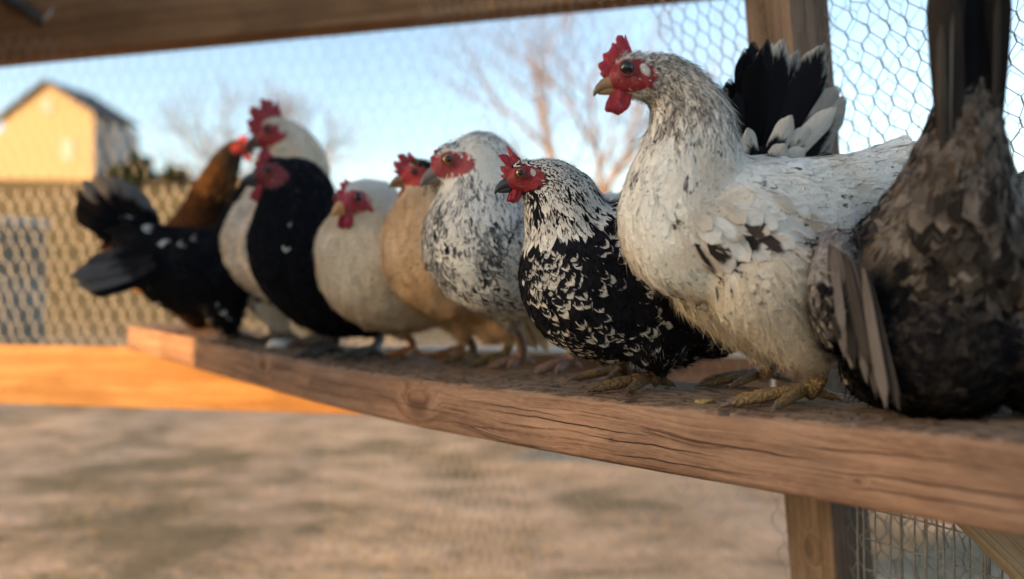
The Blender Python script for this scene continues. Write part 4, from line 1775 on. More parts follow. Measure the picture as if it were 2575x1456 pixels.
        iris = np.array(S.get('iris', lin(120, 62, 30)))
        ecs = []
        pts = []
        for v in evs:
            out_ = v[1] * sd_
            rad_ = math.sqrt(max(0, 1 - out_ * out_)) if out_ > 0 else 1
            if rad_ < S.get('pupil', 0.52):
                c_ = np.array([0.004, 0.004, 0.004])
            elif rad_ < 0.86:
                c_ = iris
            else:
                c_ = np.array([0.03, 0.01, 0.01])
            ecs.append(C4(c_))
            pts.append((0.50 + v[0] * er_, sd_ * 0.60 + v[1] * er_, 0.09 + v[2] * er_))
        eo = hobj('eye', pts, efs, ecs, MAT['eye'])
        mbx = MB()
        ring = [hp(0.50 + math.cos(t) * er_ * 1.06, sd_ * 0.685, 0.09 + math.sin(t) * er_ * 1.0) for t in np.linspace(0, 2 * math.pi, 25)]
        vs, fs = tube(ring, [hr * 0.045] * 25, 6, cap=False)
        mbx.add(vs, fs, C4(red * 0.75 + np.array(lin(150, 110, 100)) * 0.25))
        obj('eyelid', mbx.mesh('eyelid', [MAT['skin']], True, 'skin'), eo)
    return root


# ------------------------------------------------------------------ colours of the coats
def rnd_mix(rng, n, a, b):
    t = rng.random((n, 1))
    return np.array(a)[None] * (1 - t) + np.array(b)[None] * t


def pack(ca, thr, cb):
    n = len(ca)
    A = np.hstack([ca, np.asarray(thr, float).reshape(-1, 1) if np.ndim(thr) else np.full((n, 1), float(thr))])
    B = np.hstack([cb, np.ones((n, 1))])
    return A, B


WHITE = np.array([0.80, 0.765, 0.70])
CREAM = np.array([0.66, 0.54, 0.40])
BLACK = np.array([0.0055, 0.0055, 0.0075])


def paint_white_hen(P, s, code, rng, q, vn):
    n = len(P)
    ca = rnd_mix(rng, n, WHITE * 0.92, WHITE * 1.02)
    warm = np.clip(vn(P, 17, 3) * 1.9 + 0.25, 0, 1)[:, None]
    ca = ca * (1 - 0.6 * warm) + rnd_mix(rng, n, (0.56, 0.45, 0.32), (0.62, 0.53, 0.42)) * 0.6 * warm
    cb = np.minimum(ca * 1.06, 0.80)
    thr = np.full(n, 0.7)
    # smoky hackle and crown
    hk = np.clip((s - 0.68) / 0.10, 0, 1) * np.clip(1.5 - np.clip((0.80 - s) * 6, 0, 1), 0, 1)
    front = np.zeros(n)
    dark = rng.random(n) < hk * 0.72
    ca[dark] = rnd_mix(rng, dark.sum(), (0.07, 0.06, 0.052), (0.24, 0.21, 0.18))
    cb[dark] = rnd_mix(rng, dark.sum(), (0.34, 0.30, 0.255), (0.64, 0.58, 0.51))
    thr[dark] = rng.uniform(0.25, 0.7, dark.sum())
    # odd dark ticks on neck, breast and back
    tick = (rng.random(n) < 0.022) & (s < 0.8) & (code != 1)
    ca[tick] = rnd_mix(rng, tick.sum(), (0.06, 0.05, 0.042), (0.26, 0.22, 0.19))
    thr[tick] = rng.uniform(0.8, 1.2, tick.sum())
    # dark splashes low on the wing
    cl = vn(P, 21, 9)
    spl = (code == 2) & (cl > 0.02) & (rng.random(n) < 0.55) & (P[:, 2] < np.median(P[code == 2][:, 2]) if (code == 2).any() else False)
    ca[spl] = rnd_mix(rng, spl.sum(), (0.016, 0.013, 0.013), (0.07, 0.05, 0.045))
    cb[spl] = rnd_mix(rng, spl.sum(), (0.10, 0.075, 0.06), (0.42, 0.40, 0.38))
    thr[spl] = rng.uniform(0.6, 1.1, spl.sum())
    # buff thighs and vent
    bf = (code == 1) | (code == 3)
    ca[bf] = rnd_mix(rng, bf.sum(), (0.60, 0.51, 0.38), (0.74, 0.67, 0.56))
    cb[bf] = np.minimum(ca[bf] * 1.08, 0.8)
    return pack(ca, thr, cb)


def paint_speckled_black(P, s, code, rng, q, vn):
    n = len(P)
    ca = rnd_mix(rng, n, BLACK, BLACK * 2.2)
    cb = ca.copy()
    thr = np.full(n, 0.6)
    # white-tipped spangles, thick on the breast edge, thin on the wing
    cl = vn(P, 19, 5)
    p_sp = np.where(s > 0.42, 0.34, 0.24) + 0.8 * cl
    p_sp = np.where(code == 2, p_sp * 0.55, p_sp)
    sp = rng.random(n) < np.clip(p_sp, 0.04, 0.8)
    cb[sp] = rnd_mix(rng, sp.sum(), WHITE * 0.45, WHITE * 0.75)
    thr[sp] = rng.uniform(0.62, 0.84, sp.sum())
    # neck white, streaked black
    nk = s > 0.70 + 0.05 * cl
    w = nk & (rng.random(n) < 0.84)
    ca[w] = rnd_mix(rng, w.sum(), BLACK * 2, (0.12, 0.12, 0.12))
    cb[w] = rnd_mix(rng, w.sum(), WHITE * 0.80, WHITE)
    thr[w] = rng.uniform(0.10, 0.55, w.sum())
    bl = nk & (cl > 0.28) & (rng.random(n) < 0.6)
    ca[bl] = BLACK * 1.5
    cb[bl] = BLACK * 2
    fl = (code == 3) & (P[:, 0] < -0.02)
    g = fl & (rng.random(n) < 0.25)
    cb[g] = (0.40, 0.38, 0.34)
    thr[g] = 0.75
    return pack(ca, thr, cb)


def paint_mottled_white(P, s, code, rng, q, vn):
    n = len(P)
    ca = rnd_mix(rng, n, WHITE * 0.90, WHITE * 1.02)
    cb = np.minimum(ca * 1.05, 0.8)
    thr = np.full(n, 0.7)
    cl = vn(P, 20, 2)
    band = np.exp(-((s - 0.60) / 0.15) ** 2)
    p = np.clip(0.12 + 0.42 * band + 0.75 * cl, 0.02, 0.85)
    p = np.where(s > 0.80, np.clip(0.06 + 0.5 * cl, 0, 0.5), p)
    d = rng.random(n) < p
    ca[d] = rnd_mix(rng, d.sum(), (0.018, 0.018, 0.022), (0.26, 0.26, 0.27))
    cb[d] = rnd_mix(rng, d.sum(), WHITE * 0.66, WHITE * 0.92)
    thr[d] = rng.uniform(0.68, 1.02, d.sum())
    k = (rng.random(n) < 0.05) & (s < 0.66)
    ca[k] = BLACK * 2
    cb[k] = (0.2, 0.2, 0.2)
    thr[k] = rng.uniform(0.75, 1.1, k.sum())
    return pack(ca, thr, cb)


def paint_plain(c0, c1, tip=1.08, head=None, patch=None, patch_amt=0.5):
    def f(P, s, code, rng, q, vn):
        n = len(P)
        ca = rnd_mix(rng, n, c0, c1)
        if patch is not None:
            t = np.clip(vn(P, 13, 6) * 1.7 + 0.2, 0, 1)[:, None] * patch_amt
            ca = ca * (1 - t) + np.array(patch)[None] * t
        if head is not None:
            t = np.clip((s - 0.72) / 0.12, 0, 1)[:, None]
            ca = ca * (1 - t) + rnd_mix(rng, n, head[0], head[1]) * t
        return pack(ca, 0.7, np.minimum(ca * tip, 0.82))
    return f


def paint_rooster(P, s, code, rng, q, vn):
    A, B = paint_plain((0.58, 0.48, 0.37), (0.78, 0.69, 0.57), 1.1, None, (0.50, 0.39, 0.27), 0.5)(P, s, code, rng, q, vn)
    m = (s > 0.42) & (s < 0.66) & (P[:, 1] < 0.02) & (rng.random(len(P)) < 0.45)
    A[m, :3] = rnd_mix(rng, m.sum(), (0.02, 0.02, 0.024), (0.2, 0.2, 0.2))
    A[m, 3] = rng.uniform(0.75, 1.1, m.sum())
    return A, B


def paint_buff(P, s, code, rng, q, vn):
    A, B = paint_plain((0.64, 0.46, 0.285), (0.69, 0.52, 0.34), 1.05, None, (0.56, 0.34, 0.17), 0.55)(P, s, code, rng, q, vn)
    cap = (s > 0.95)
    A[cap, :3] = rnd_mix(rng, cap.sum(), (0.012, 0.012, 0.014), (0.05, 0.035, 0.03))
    B[cap, :3] = A[cap, :3]
    nk = (s > 0.84) & ~cap
    A[nk, :3] = rnd_mix(rng, nk.sum(), (0.10, 0.05, 0.03), (0.30, 0.18, 0.10))
    B[nk, :3] = A[nk, :3]
    return A, B


def paint_black(white_amt=0.05, chest_white=0.0):
    def f(P, s, code, rng, q, vn):
        n = len(P)
        ca = rnd_mix(rng, n, BLACK * 0.8, BLACK * 1.8)
        cb = ca.copy()
        cl = vn(P, 15, 4)
        w = rng.random(n) < np.clip(white_amt + 0.35 * white_amt * 4 * cl, 0, 1)
        cb[w] = rnd_mix(rng, w.sum(), WHITE * 0.5, WHITE * 0.9)
        if chest_white:
            c = (s > 0.45) & (s < 0.7) & (rng.random(n) < chest_white)
            cb[c] = rnd_mix(rng, c.sum(), WHITE * 0.4, WHITE * 0.8)
        return pack(ca, rng.uniform(0.6, 0.85, n), cb)
    return f


def paint_brown(P, s, code, rng, q, vn):
    n = len(P)
    ca = rnd_mix(rng, n, (0.010, 0.005, 0.003), (0.028, 0.012, 0.005))
    cb = ca * 1.3
    nk = s > 0.74
    ca[nk] = rnd_mix(rng, nk.sum(), (0.03, 0.014, 0.007), (0.07, 0.032, 0.013))
    cb[nk] = rnd_mix(rng, nk.sum(), (0.03, 0.014, 0.006), (0.20, 0.10, 0.032))
    hd = s > 0.97
    ca[hd] = (0.03, 0.022, 0.016)
    cb[hd] = (0.06, 0.04, 0.02)
    fl = code == 3
    ca[fl] = (0.32, 0.15, 0.05)
    cb[fl] = (0.40, 0.20, 0.07)
    return pack(ca, rng.uniform(0.35, 0.7, n), cb)


def paint_grey_dark(P, s, code, rng, q, vn):
    n = len(P)
    ca = rnd_mix(rng, n, (0.035, 0.03, 0.028), (0.12, 0.105, 0.095))
    cb = rnd_mix(rng, n, (0.12, 0.105, 0.095), (0.26, 0.235, 0.215))
    thr = rng.uniform(0.45, 0.9, n)
    cl = vn(P, 15, 8)
    br = (cl > 0.12) & (rng.random(n) < 0.6)
    ca[br] = rnd_mix(rng, br.sum(), (0.10, 0.07, 0.05), (0.20, 0.15, 0.11))
    bk = (cl < -0.10) & (rng.random(n) < 0.7)
    ca[bk] = BLACK * 2
    cb[bk] = (0.05, 0.045, 0.045)
    w = (code == 2) | (np.abs(P[:, 1]) > 0.082)
    ca[w] = rnd_mix(rng, w.sum(), (0.17, 0.15, 0.14), (0.30, 0.27, 0.25))
    cb[w] = rnd_mix(rng, w.sum(), (0.26, 0.235, 0.22), (0.38, 0.345, 0.32))
    ca *= 0.72
    cb *= 0.72
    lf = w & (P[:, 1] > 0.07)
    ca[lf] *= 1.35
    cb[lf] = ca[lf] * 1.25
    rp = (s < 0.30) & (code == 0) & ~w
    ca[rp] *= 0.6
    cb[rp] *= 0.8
    fl = ((code == 3) | (P[:, 2] < 0.118 + 0.03 * cl)) & (np.abs(P[:, 1]) < 0.098)
    ca[fl] = rnd_mix(rng, fl.sum(), BLACK * 0.8, BLACK * 2.5)
    cb[fl] = rnd_mix(rng, fl.sum(), BLACK, (0.06, 0.05, 0.042))
    return pack(ca, thr, cb)


COMB_SINGLE = dict(base=[(1.14, -0.26), (1.04, 0.22), (0.74, 0.68), (0.34, 0.92), (0.14, 0.96)], h=[0.46, 0.56, 0.62, 0.68, 0.84, 0.86], th=0.14, spike=0.27)
COMB_SMALL = dict(base=[(1.10, -0.18), (0.98, 0.24), (0.70, 0.64), (0.34, 0.88)], h=[0.30, 0.42, 0.5, 0.42], th=0.14)
COMB_LOW = dict(base=[(1.08, -0.12), (0.95, 0.26), (0.72, 0.58), (0.50, 0.74)], h=[0.22, 0.26, 0.26, 0.2], th=0.22, spike=0.4)
COMB_BIG = dict(base=[(1.15, -0.20), (1.05, 0.25), (0.75, 0.70), (0.2, 1.0), (-0.25, 1.0)], h=[0.55, 0.75, 0.95, 1.15, 0.95], th=0.16, spike=0.42)

GREY = np.array([0.13, 0.127, 0.13])
BLK = BLACK * 0.9

# ---- the tall white hen: rows of its folded near wing
_rv = random.Random(14)
WING_ROWS = []
DK = (0.022, 0.017, 0.016)
for i in range(9):                       # flight feathers showing along the lower edge
    f = i / 8
    x0, y0 = 1790 + 190 * f, 660 - 70 * f
    x1, y1 = x0 + 85 + 45 * f + _rv.uniform(-6, 6), y0 + 150 - 40 * f + _rv.uniform(-12, 12)
    dark = i in (0, 2, 3, 6)
    cA = np.array(DK) * _rv.uniform(0.8, 2.5) if dark else WHITE * _rv.uniform(0.8, 0.95)
    cB = np.array((0.40, 0.36, 0.32)) if dark and i % 2 else (np.array(DK) * 1.6 if dark else WHITE * 0.95)
    WING_ROWS.append((x0 + _rv.uniform(-8, 8), y0 + _rv.uniform(-12, 12), x1, y1, 21 + _rv.uniform(-3, 4), cA, cB, _rv.uniform(0.6, 0.95), 0.0035))
for i in range(10):                      # larger coverts
    f = i / 9
    x0, y0 = 1745 + 230 * f, 600 - 85 * f
    x1, y1 = x0 + 70 + 30 * f + _rv.uniform(-6, 6), y0 + 105 - 20 * f + _rv.uniform(-8, 8)
    dark = i in (1, 4, 5)
    cA = np.array(DK) * _rv.uniform(0.8, 2.0) if dark else (WHITE * _rv.uniform(0.8, 1.0) if i % 3 else np.array((0.56, 0.46, 0.35)))
    cB = np.array((0.48, 0.45, 0.42)) if dark else np.array((0.62, 0.56, 0.48))
    WING_ROWS.append((x0 + _rv.uniform(-14, 14), y0 + _rv.uniform(-18, 18), x1 + _rv.uniform(-10, 10), y1 + _rv.uniform(-16, 16), 21 + _rv.uniform(-4, 4), cA, cB, _rv.uniform(0.6, 1.0), 0.0045))
for i in range(11):                      # small shoulder coverts
    f = i / 10
    x0, y0 = 1725 + 235 * f, 540 - 60 * f
    x0, y0 = x0 + _rv.uniform(-16, 16), y0 + _rv.uniform(-26, 26)
    x1, y1 = x0 + 66 + _rv.uniform(-10, 10), y0 + 62 + _rv.uniform(-10, 14)
    cA = (WHITE * _rv.uniform(0.84, 0.98) if i % 3 else np.array((0.60, 0.52, 0.43))) if i != 6 else np.array((0.07, 0.055, 0.045))
    WING_ROWS.append((x0, y0, x1, y1, 19 + _rv.uniform(-4, 3), cA, np.array((0.58, 0.50, 0.41)) * _rv.uniform(0.85, 1.15), _rv.uniform(0.7, 1.1), 0.0050))
for (x0, y0, x1, y1, w) in ((1900, 560, 2100, 690, 17), (1930, 540, 2120, 650, 16), (1735, 590, 1800, 680, 7), (1810, 690, 1905, 790, 8)):
    WING_ROWS.append((x0, y0, x1, y1, w, np.array(DK) * 1.5, np.array((0.10, 0.08, 0.07)), 0.8, 0.005))
birds = []
birds.append(dict(
    label='tall white hen with smoky grey neck, red face and yellow-brown feet', seed=21, base=(1985, 0.97), theta=194, paint=paint_white_hen,
    under=np.array([0.72, 0.67, 0.60]), lift=0.022, chest=4, cand=80000, fs=0.84, tilt=0.115, down=15000,
    chain=[(2250, 420, 62), (2130, 505, 112), (1985, 560, 162), (1835, 575, 186), (1722, 568, 170, 0.9), (1732, 450, 146), (1742, 345, 118), (1720, 255, 88), (1668, 205, 68)],
    head=(1594, 190, 64), yaw=-5, thighs=[[(1865, 700, 130, 0.05), (1935, 810, 90, 0.052), (1985, 880, 42, 0.045), (2000, 915, 22, 0.042)],
                                  [(1850, 700, 120, -0.045), (1905, 790, 78, -0.045), (1950, 860, 38, -0.04), (1965, 895, 22, -0.04)]],
    legs=[(2010, 1018, 0, 0), (1905, 968, 0, 0)], toe=0.112, legr=0.0105, toe_r=0.0072, legcol=lin(150, 122, 78), clawcol=lin(120, 104, 84),
    wing=(0.50, 0.16, 0.30, 0.62), comb=COMB_SINGLE, beak=lin(160, 124, 78), beak_tip=lin(112, 86, 58), iris=lin(40, 20, 14), pupil=0.75, eyer=0.29, face=(0.28, -0.12, 1.0, 0.64),
    wattle=(0.62, -1.0, 0.50, 0.50),
    wing_rows=WING_ROWS))

# ---- black hen with white speckles and the high tail
tail_h = []
tips = [(1838, 250, 2, .05), (1842, 205, 2, .05), (1858, 160, 2, .05), (1882, 122, 2, .3), (1915, 98, 0.98, .4), (1952, 90, 0.92, .55), (1992, 100, 0.90, .55), (2030, 118, 0.93, .55),
        (2060, 150, 0.94, .5), (2082, 196, 2, .3), (2112, 252, 0.70, .5), (2138, 300, 0.74, .55), (2144, 345, 0.78, .55), (2128, 392, 1.2, .4)]
_tp = np.array(tips, float)
_rt = random.Random(6)
for i in range(27):
    f = i / 26 * (len(tips) - 1)
    k = min(int(f), len(tips) - 2)
    x, y, t, wb = _tp[k] * (1 - f + k) + _tp[k + 1] * (f - k)
    t = _tp[int(round(f))][2]
    tail_h.append(((1900 + 1.5 * i, 440 + i), (x + _rt.uniform(-10, 10), y + _rt.uniform(-6, 16)), _rt.uniform(30, 46), -0.02 + 0.0015 * i, -0.045 + 0.008 * _rt.random() * 10, BLK * _rt.uniform(0.7, 1.8), WHITE * wb * _rt.uniform(0.6, 1.0), t + _rt.uniform(-0.04, 0.08), 0.05, _rt.uniform(-0.04, 0.04)))
for (x, y, t) in ((1850, 330, 0.72), (1955, 300, 0.72), (2000, 330, 0.7), (2060, 280, 0.5), (1935, 372, 0.7), (1985, 385, 0.7)):
    tail_h.append(((1890, 470), (x, y), 26, 0.015, 0.03 + 0.01 * random.random(), BLK, WHITE * 0.6, t))
birds.append(dict(
    label='black hen speckled white, upright black and white tail fan, beside the tall white hen', seed=22, base=(1600, 1.13), theta=204, paint=paint_speckled_black,
    under=BLACK * 1.5, chest=3, cand=60000, fs=0.86, fl=1.1, down=6000,
    chain=[(1890, 450, 70), (1770, 590, 150), (1640, 690, 205), (1495, 705, 188, 0.88), (1448, 625, 132), (1420, 540, 106), (1392, 480, 80)],
    head=(1322, 445, 50), pitch=2, yaw=-8, eyer=0.28, face=(0.26, -0.14, 1.0, 0.66), lumps=[(1770, 780, 120, 0.0), (1690, 800, 120, 0.0)],
    thighs=[[(1590, 800, 110, 0.04), (1612, 870, 56, 0.04), (1624, 905, 28, 0.036)], [(1570, 790, 110, -0.05), (1572, 860, 50, -0.05), (1570, 892, 26, -0.05)]],
    legs=[(1622, 982, 0, 0), (1560, 955, 0, 0)], toe=0.100, legr=0.0108, toe_r=0.0074, legcol=lin(128, 104, 72),
    wing=(0.46, 0.14, 0.10, 0.55), comb=dict(base=[(1.10, -0.20), (0.98, 0.24), (0.70, 0.66), (0.30, 0.92)], h=[0.42, 0.55, 0.95, 1.05], th=0.12, spike=0.6),
    beak=lin(58, 54, 54), beak_tip=lin(40, 38, 40), iris=lin(132, 80, 44), pupil=0.5, tail=tail_h, ear=lin(196, 188, 180),
    wattle=(0.62, -0.92, 0.36, 0.36)))

# ---- mottled white and grey hen
birds.append(dict(
    label='plump white hen mottled grey and black on its breast, pink-grey legs', seed=23, base=(1360, 1.40), theta=214, paint=paint_mottled_white,
    under=WHITE * 0.88, lift=0.026, chest=3, cand=60000, fs=0.98, down=11000,
    chain=[(1600, 540, 60), (1510, 600, 110), (1390, 640, 152), (1232, 625, 160, 0.92), (1222, 555, 142, 0.9), (1222, 480, 118), (1208, 425, 92)],
    head=(1144, 410, 58), pitch=9, yaw=-14, eyer=0.28, thighs=[[(1395, 720, 70, 0.045), (1410, 775, 40, 0.045), (1418, 808, 20, 0.045)], [(1300, 720, 80, -0.045), (1312, 775, 40, -0.045), (1318, 806, 20, -0.045)]],
    legs=[(1418, 938, 0, 0), (1302, 928, 0, 0)], toe=0.075, legr=0.0105, toe_r=0.0085, legcol=lin(150, 122, 110), clawcol=lin(130, 110, 96),
    wing=(0.48, 0.14, 0.25, 0.5), comb=COMB_LOW, beak=lin(128, 112, 100), beak_tip=lin(96, 88, 84), iris=lin(150, 96, 50), pupil=0.52,
    red=lin(158, 62, 64), face=(0.30, -0.12, 0.92, 0.58), wattle=(0.45, -0.72, 0.20, 0.32)))

# ---- buff hen
birds.append(dict(
    label='buff hen with red face and black cap, head behind the mottled white hen', seed=24, base=(1212, 1.56), theta=216, paint=paint_buff,
    under=np.array([0.62, 0.45, 0.28]), lift=0.02, uneven=0.0075, chest=3, cand=60000, fs=0.92, tilt=0.115, down=12000,
    chain=[(1430, 720, 50), (1340, 690, 92), (1225, 680, 130), (1115, 640, 150, 0.9), (1085, 565, 106), (1086, 505, 76), (1088, 468, 58)],
    head=(1056, 442, 46), pitch=-4, yaw=-14, lumps=[(1250, 770, 88, 0), (1320, 800, 60, 0)],
    thighs=[[(1235, 770, 60, 0.045), (1246, 815, 32, 0.045), (1250, 842, 17, 0.045)], [(1175, 760, 60, -0.04), (1184, 806, 30, -0.04), (1188, 836, 17, -0.04)]],
    legs=[(1245, 922, 0, 0), (1180, 914, 0, 0)], toe=0.070, legr=0.0095, toe_r=0.008, legcol=lin(124, 106, 70),
    comb=dict(base=[(1.10, -0.20), (1.0, 0.24), (0.75, 0.64), (0.30, 0.90)], h=[0.6, 0.75, 0.8, 0.65], th=0.13, spike=0.45), beak=lin(150, 104, 74), red=lin(176, 50, 48),
    iris=lin(60, 30, 20), ear=lin(150, 60, 52), wing=(0.46, 0.12, 0.25, 0.5),
    wingf=[((1240, 720), (1365, 885), 16, 0.07, 0.03, (0.42, 0.29, 0.17), (0.5, 0.36, 0.22), 0.6), ((1260, 710), (1380, 860), 16, 0.075, 0.035, (0.46, 0.32, 0.19), (0.5, 0.36, 0.22), 0.6),
           ((1225, 735), (1335, 880), 14, 0.068, 0.03, (0.40, 0.27, 0.15), (0.5, 0.36, 0.22), 0.6)]))

# ---- cream hen
birds.append(dict(
    label='plain cream hen with small pink-red comb and yellow beak, orange legs', seed=25, base=(1085, 1.72), theta=218, paint=paint_plain((0.74, 0.59, 0.41), (0.79, 0.65, 0.47), 1.03, ((0.76, 0.69, 0.60), (0.80, 0.75, 0.68)), (0.60, 0.43, 0.27), 0.5),
    under=np.array([0.72, 0.58, 0.40]), lift=0.02, uneven=0.0075, chest=3, cand=60000, fs=0.95, tilt=0.115, down=12000,
    chain=[(1260, 620, 62), (1160, 660, 112), (1050, 680, 148), (948, 664, 154, 0.92), (935, 590, 112), (936, 535, 84)],
    head=(893, 503, 50, 1.545), pitch=4, yaw=20, thighs=[[(1115, 770, 60, 0.045), (1135, 815, 26, 0.045), (1140, 838, 17, 0.045)], [(1030, 770, 60, -0.045), (1036, 812, 26, -0.045), (1038, 836, 17, -0.045)]],
    legs=[(1140, 902, 0, 0), (1028, 902, 0, 0)], toe=0.070, legr=0.0100, toe_r=0.008, legcol=lin(188, 122, 66),
    face=(0.42, -0.12, 0.80, 0.58), eyer=0.27, comb=COMB_SMALL, beak=lin(204, 158, 100), beak_tip=lin(190, 140, 86), red=lin(168, 58, 72), combcol=lin(176, 50, 68), iris=lin(30, 16, 12), ear=lin(200, 150, 150), wing=(0.46, 0.12, 0.25, 0.5)))

# ---- black hen in front of the rooster
birds.append(dict(
    label='black hen with dark red face, standing in front of the white rooster', seed=26, base=(880, 1.86), theta=214, near=False, paint=paint_black(0.004),
    under=BLACK, chest=3, fs=1.3, cand=14000,
    chain=[(990, 780, 60), (930, 740, 100), (840, 700, 140), (752, 640, 122, 0.9), (750, 550, 104), (752, 480, 82)],
    head=(700, 442, 52), pitch=-10, yaw=-14, thighs=[[(900, 780, 55, 0.05), (925, 815, 26, 0.05), (932, 838, 17, 0.05)], [(830, 770, 60, -0.05), (845, 810, 26, -0.05), (852, 832, 17, -0.05)]],
    legs=[(920, 905, 0, 0), (825, 897, 0, 0)], legcol=lin(70, 66, 64), clawcol=lin(60, 54, 50), toe=0.08, legr=0.0105,
    comb=COMB_SMALL, beak=lin(44, 40, 42), red=lin(112, 30, 38), iris=lin(40, 14, 12), ear=lin(110, 30, 36), wing=(0.46, 0.12, 0.2, 0.5)))

# ---- white rooster
birds.append(dict(
    name='rooster', category='rooster', label='cream white rooster with large dark red comb, behind the black hen', seed=27, base=(760, 2.05), theta=206, near=False,
    paint=paint_rooster,
    under=np.array([0.56, 0.48, 0.38]), lift=0.04, chest=3, fs=1.4, cand=12000,
    chain=[(930, 600, 60), (850, 600, 110), (750, 630, 140), (668, 610, 106, 0.9), (712, 510, 90), (748, 430, 78), (740, 375, 60)],
    head=(698, 336, 48), pitch=2, yaw=-8, thighs=[[(760, 740, 60, 0.05), (785, 800, 32, 0.05), (800, 830, 18, 0.05)], [(690, 740, 60, -0.05), (705, 800, 30, -0.05), (716, 830, 18, -0.05)]],
    legs=[(800, 872, 0, 0), (716, 862, 0, 0)], legcol=lin(110, 92, 70), toe=0.085, legr=0.011,
    comb=COMB_BIG, combcol=lin(150, 36, 48), red=lin(150, 38, 50), beak=lin(96, 70, 56), iris=lin(60, 24, 20), ear=lin(210, 190, 180), wattle=(0.55, -1.15, 0.6, 0.5), wing=(0.46, 0.12, 0.2, 0.5)))

# ---- far black hen facing right, tail to the left
tail_b = []
for i, (x, y, t) in enumerate([(196, 520, 2), (200, 480, 1.2), (212, 455, 0.8), (236, 440, 0.72), (268, 440, 0.72), (298, 452, 0.7), (326, 476, 0.72), (346, 510, 0.9), (222, 560, 2)]):
    tail_b.append(((360 + i, 620), (x, y), 34, 0.01 + 0.003 * i, -0.02 + 0.006 * i, BLK, GREY, t, 0.02))
birds.append(dict(
    label='black hen facing right with a grey-edged wing and white-tipped raised tail', seed=28, base=(590, 2.06), theta=6, near=False, cam_side=-1,
    paint=paint_black(0.035), under=BLACK, chest=4, fs=1.4, cand=12000,
    chain=[(345, 605, 52), (400, 650, 82), (470, 680, 104), (545, 685, 112), (592, 655, 92, 0.9), (618, 570, 62), (632, 505, 46)],
    head=(660, 470, 30), thighs=[[(570, 760, 50, -0.04), (585, 800, 26, -0.04), (592, 822, 16, -0.04)], [(560, 760, 50, 0.04), (570, 800, 24, 0.04), (574, 820, 16, 0.04)]],
    legs=[(604, 866, 0, 0), (578, 858, 0, 0)], legD=(2.07, 2.16), legcol=lin(64, 58, 56), toe=0.06, legr=0.009, comb=COMB_SMALL, red=lin(110, 30, 38), beak=lin(50, 46, 46),
    wing=(0.46, 0.10, 0.05, 0.55), tail=tail_b,
    wingf=[((420, 650), (218, 692), 26, -0.105, -0.10, (0.012, 0.012, 0.014), (0.085, 0.085, 0.092), 0.45), ((430, 668), (232, 716), 26, -0.11, -0.10, (0.02, 0.02, 0.024), (0.12, 0.12, 0.13), 0.4),
           ((420, 635), (250, 664), 22, -0.10, -0.09, BLK, (0.05, 0.05, 0.06), 0.6), ((430, 690), (260, 734), 22, -0.10, -0.09, BLK, BLK * 2, 0.6)]))

# ---- brown hen at the far end, in the sun
tail_z = [((330, 630), (x, y), 22, 0.0, 0.01 * i, (0.30, 0.14, 0.04), (0.38, 0.19, 0.06), 0.5) for i, (x, y) in enumerate([(205, 585), (212, 612), (228, 636), (215, 560)])]
birds.append(dict(
    label='brown hen with orange neck, farthest on the plank, facing right in the sunlight', seed=29, base=(500, 2.36), theta=4, near=False, cam_side=-1,
    paint=paint_brown, under=np.array([0.07, 0.035, 0.02]), chest=3, fs=1.4, cand=12000,
    chain=[(325, 630, 45), (380, 660, 75), (450, 660, 92), (500, 600, 80, 0.9), (528, 510, 56), (556, 440, 42), (572, 402, 34)],
    head=(596, 374, 26), pitch=-14, thighs=[[(470, 745, 40, -0.05), (500, 790, 24, -0.05), (510, 805, 15, -0.05)], [(440, 745, 40, 0.05), (470, 790, 24, 0.05), (480, 800, 15, 0.05)]],
    legs=[(535, 832, 0, 0), (500, 828, 0, 0)], legD=(2.36, 2.42), legcol=lin(190, 130, 60), toe=0.06, legr=0.010, comb=dict(COMB_SMALL, h=[0.5, 0.7, 0.85, 0.7], th=0.2), combcol=lin(214, 66, 54), red=lin(196, 54, 46), beak=lin(60, 52, 48),
    ear=lin(200, 80, 60)))

# ---- dark grey hen on the right, seen from behind
tail_k = []
kt = []
for i, (x0, x1, yo, c) in enumerate([(2400, 2402, 0.0, (0.06, 0.052, 0.046)), (2410, 2418, 0.0, (0.02, 0.018, 0.017)), (2425, 2436, 0.0, BLK), (2440, 2452, 0.0, BLK), (2455, 2472, 0.0, BLK * 1.4), (2468, 2492, 0.0, BLK), (2480, 2508, 0.0, (0.012, 0.011, 0.010)), (2390, 2388, 0, (0.03, 0.026, 0.024))]):
    kt.append(((x0, 430), (x1, -130 + 14 * abs(i - 3)), 40, 0, 0, c, c, 0.9, 0.775 - 0.004 * (i % 3), 0.735 - 0.005 * ((i * 5) % 4)))
for (x0, x1, yt, w_, c) in ((2384, 2386, -40, 9, (0.11, 0.10, 0.09)), (2398, 2404, -60, 7, (0.045, 0.04, 0.036)), (2392, 2396, 30, 8, (0.14, 0.125, 0.11)), (2372, 2366, 60, 12, (0.05, 0.044, 0.04)), (2500, 2518, -30, 10, (0.03, 0.026, 0.024))):
    kt.append(((x0, 420), (x1, yt), w_, 0, 0, c, np.array(c) * 1.4, 0.5, 0.768, 0.722))
kw = []
_rw = random.Random(8)
for i in range(20):
    f = i / 19
    x0, y0 = 2085 + 95 * f, 610 + 70 * f
    x1, y1 = 2112 + 140 * f + _rw.uniform(-18, 18), 840 + 185 * f ** 0.7 + _rw.uniform(-30, 20)
    c = np.array((0.085, 0.073, 0.066)) * _rw.choice((0.3, 0.6, 0.9, 1.4))
    kw.append(((x0, y0), (x1, y1), _rw.uniform(10, 16), 0, 0, c, c * _rw.uniform(0.6, 2.0), _rw.uniform(0.3, 0.9), 0.815 - 0.03 * f + _rw.uniform(-0.006, 0.006), 0.80 - 0.035 * f + _rw.uniform(-0.012, 0.012)))
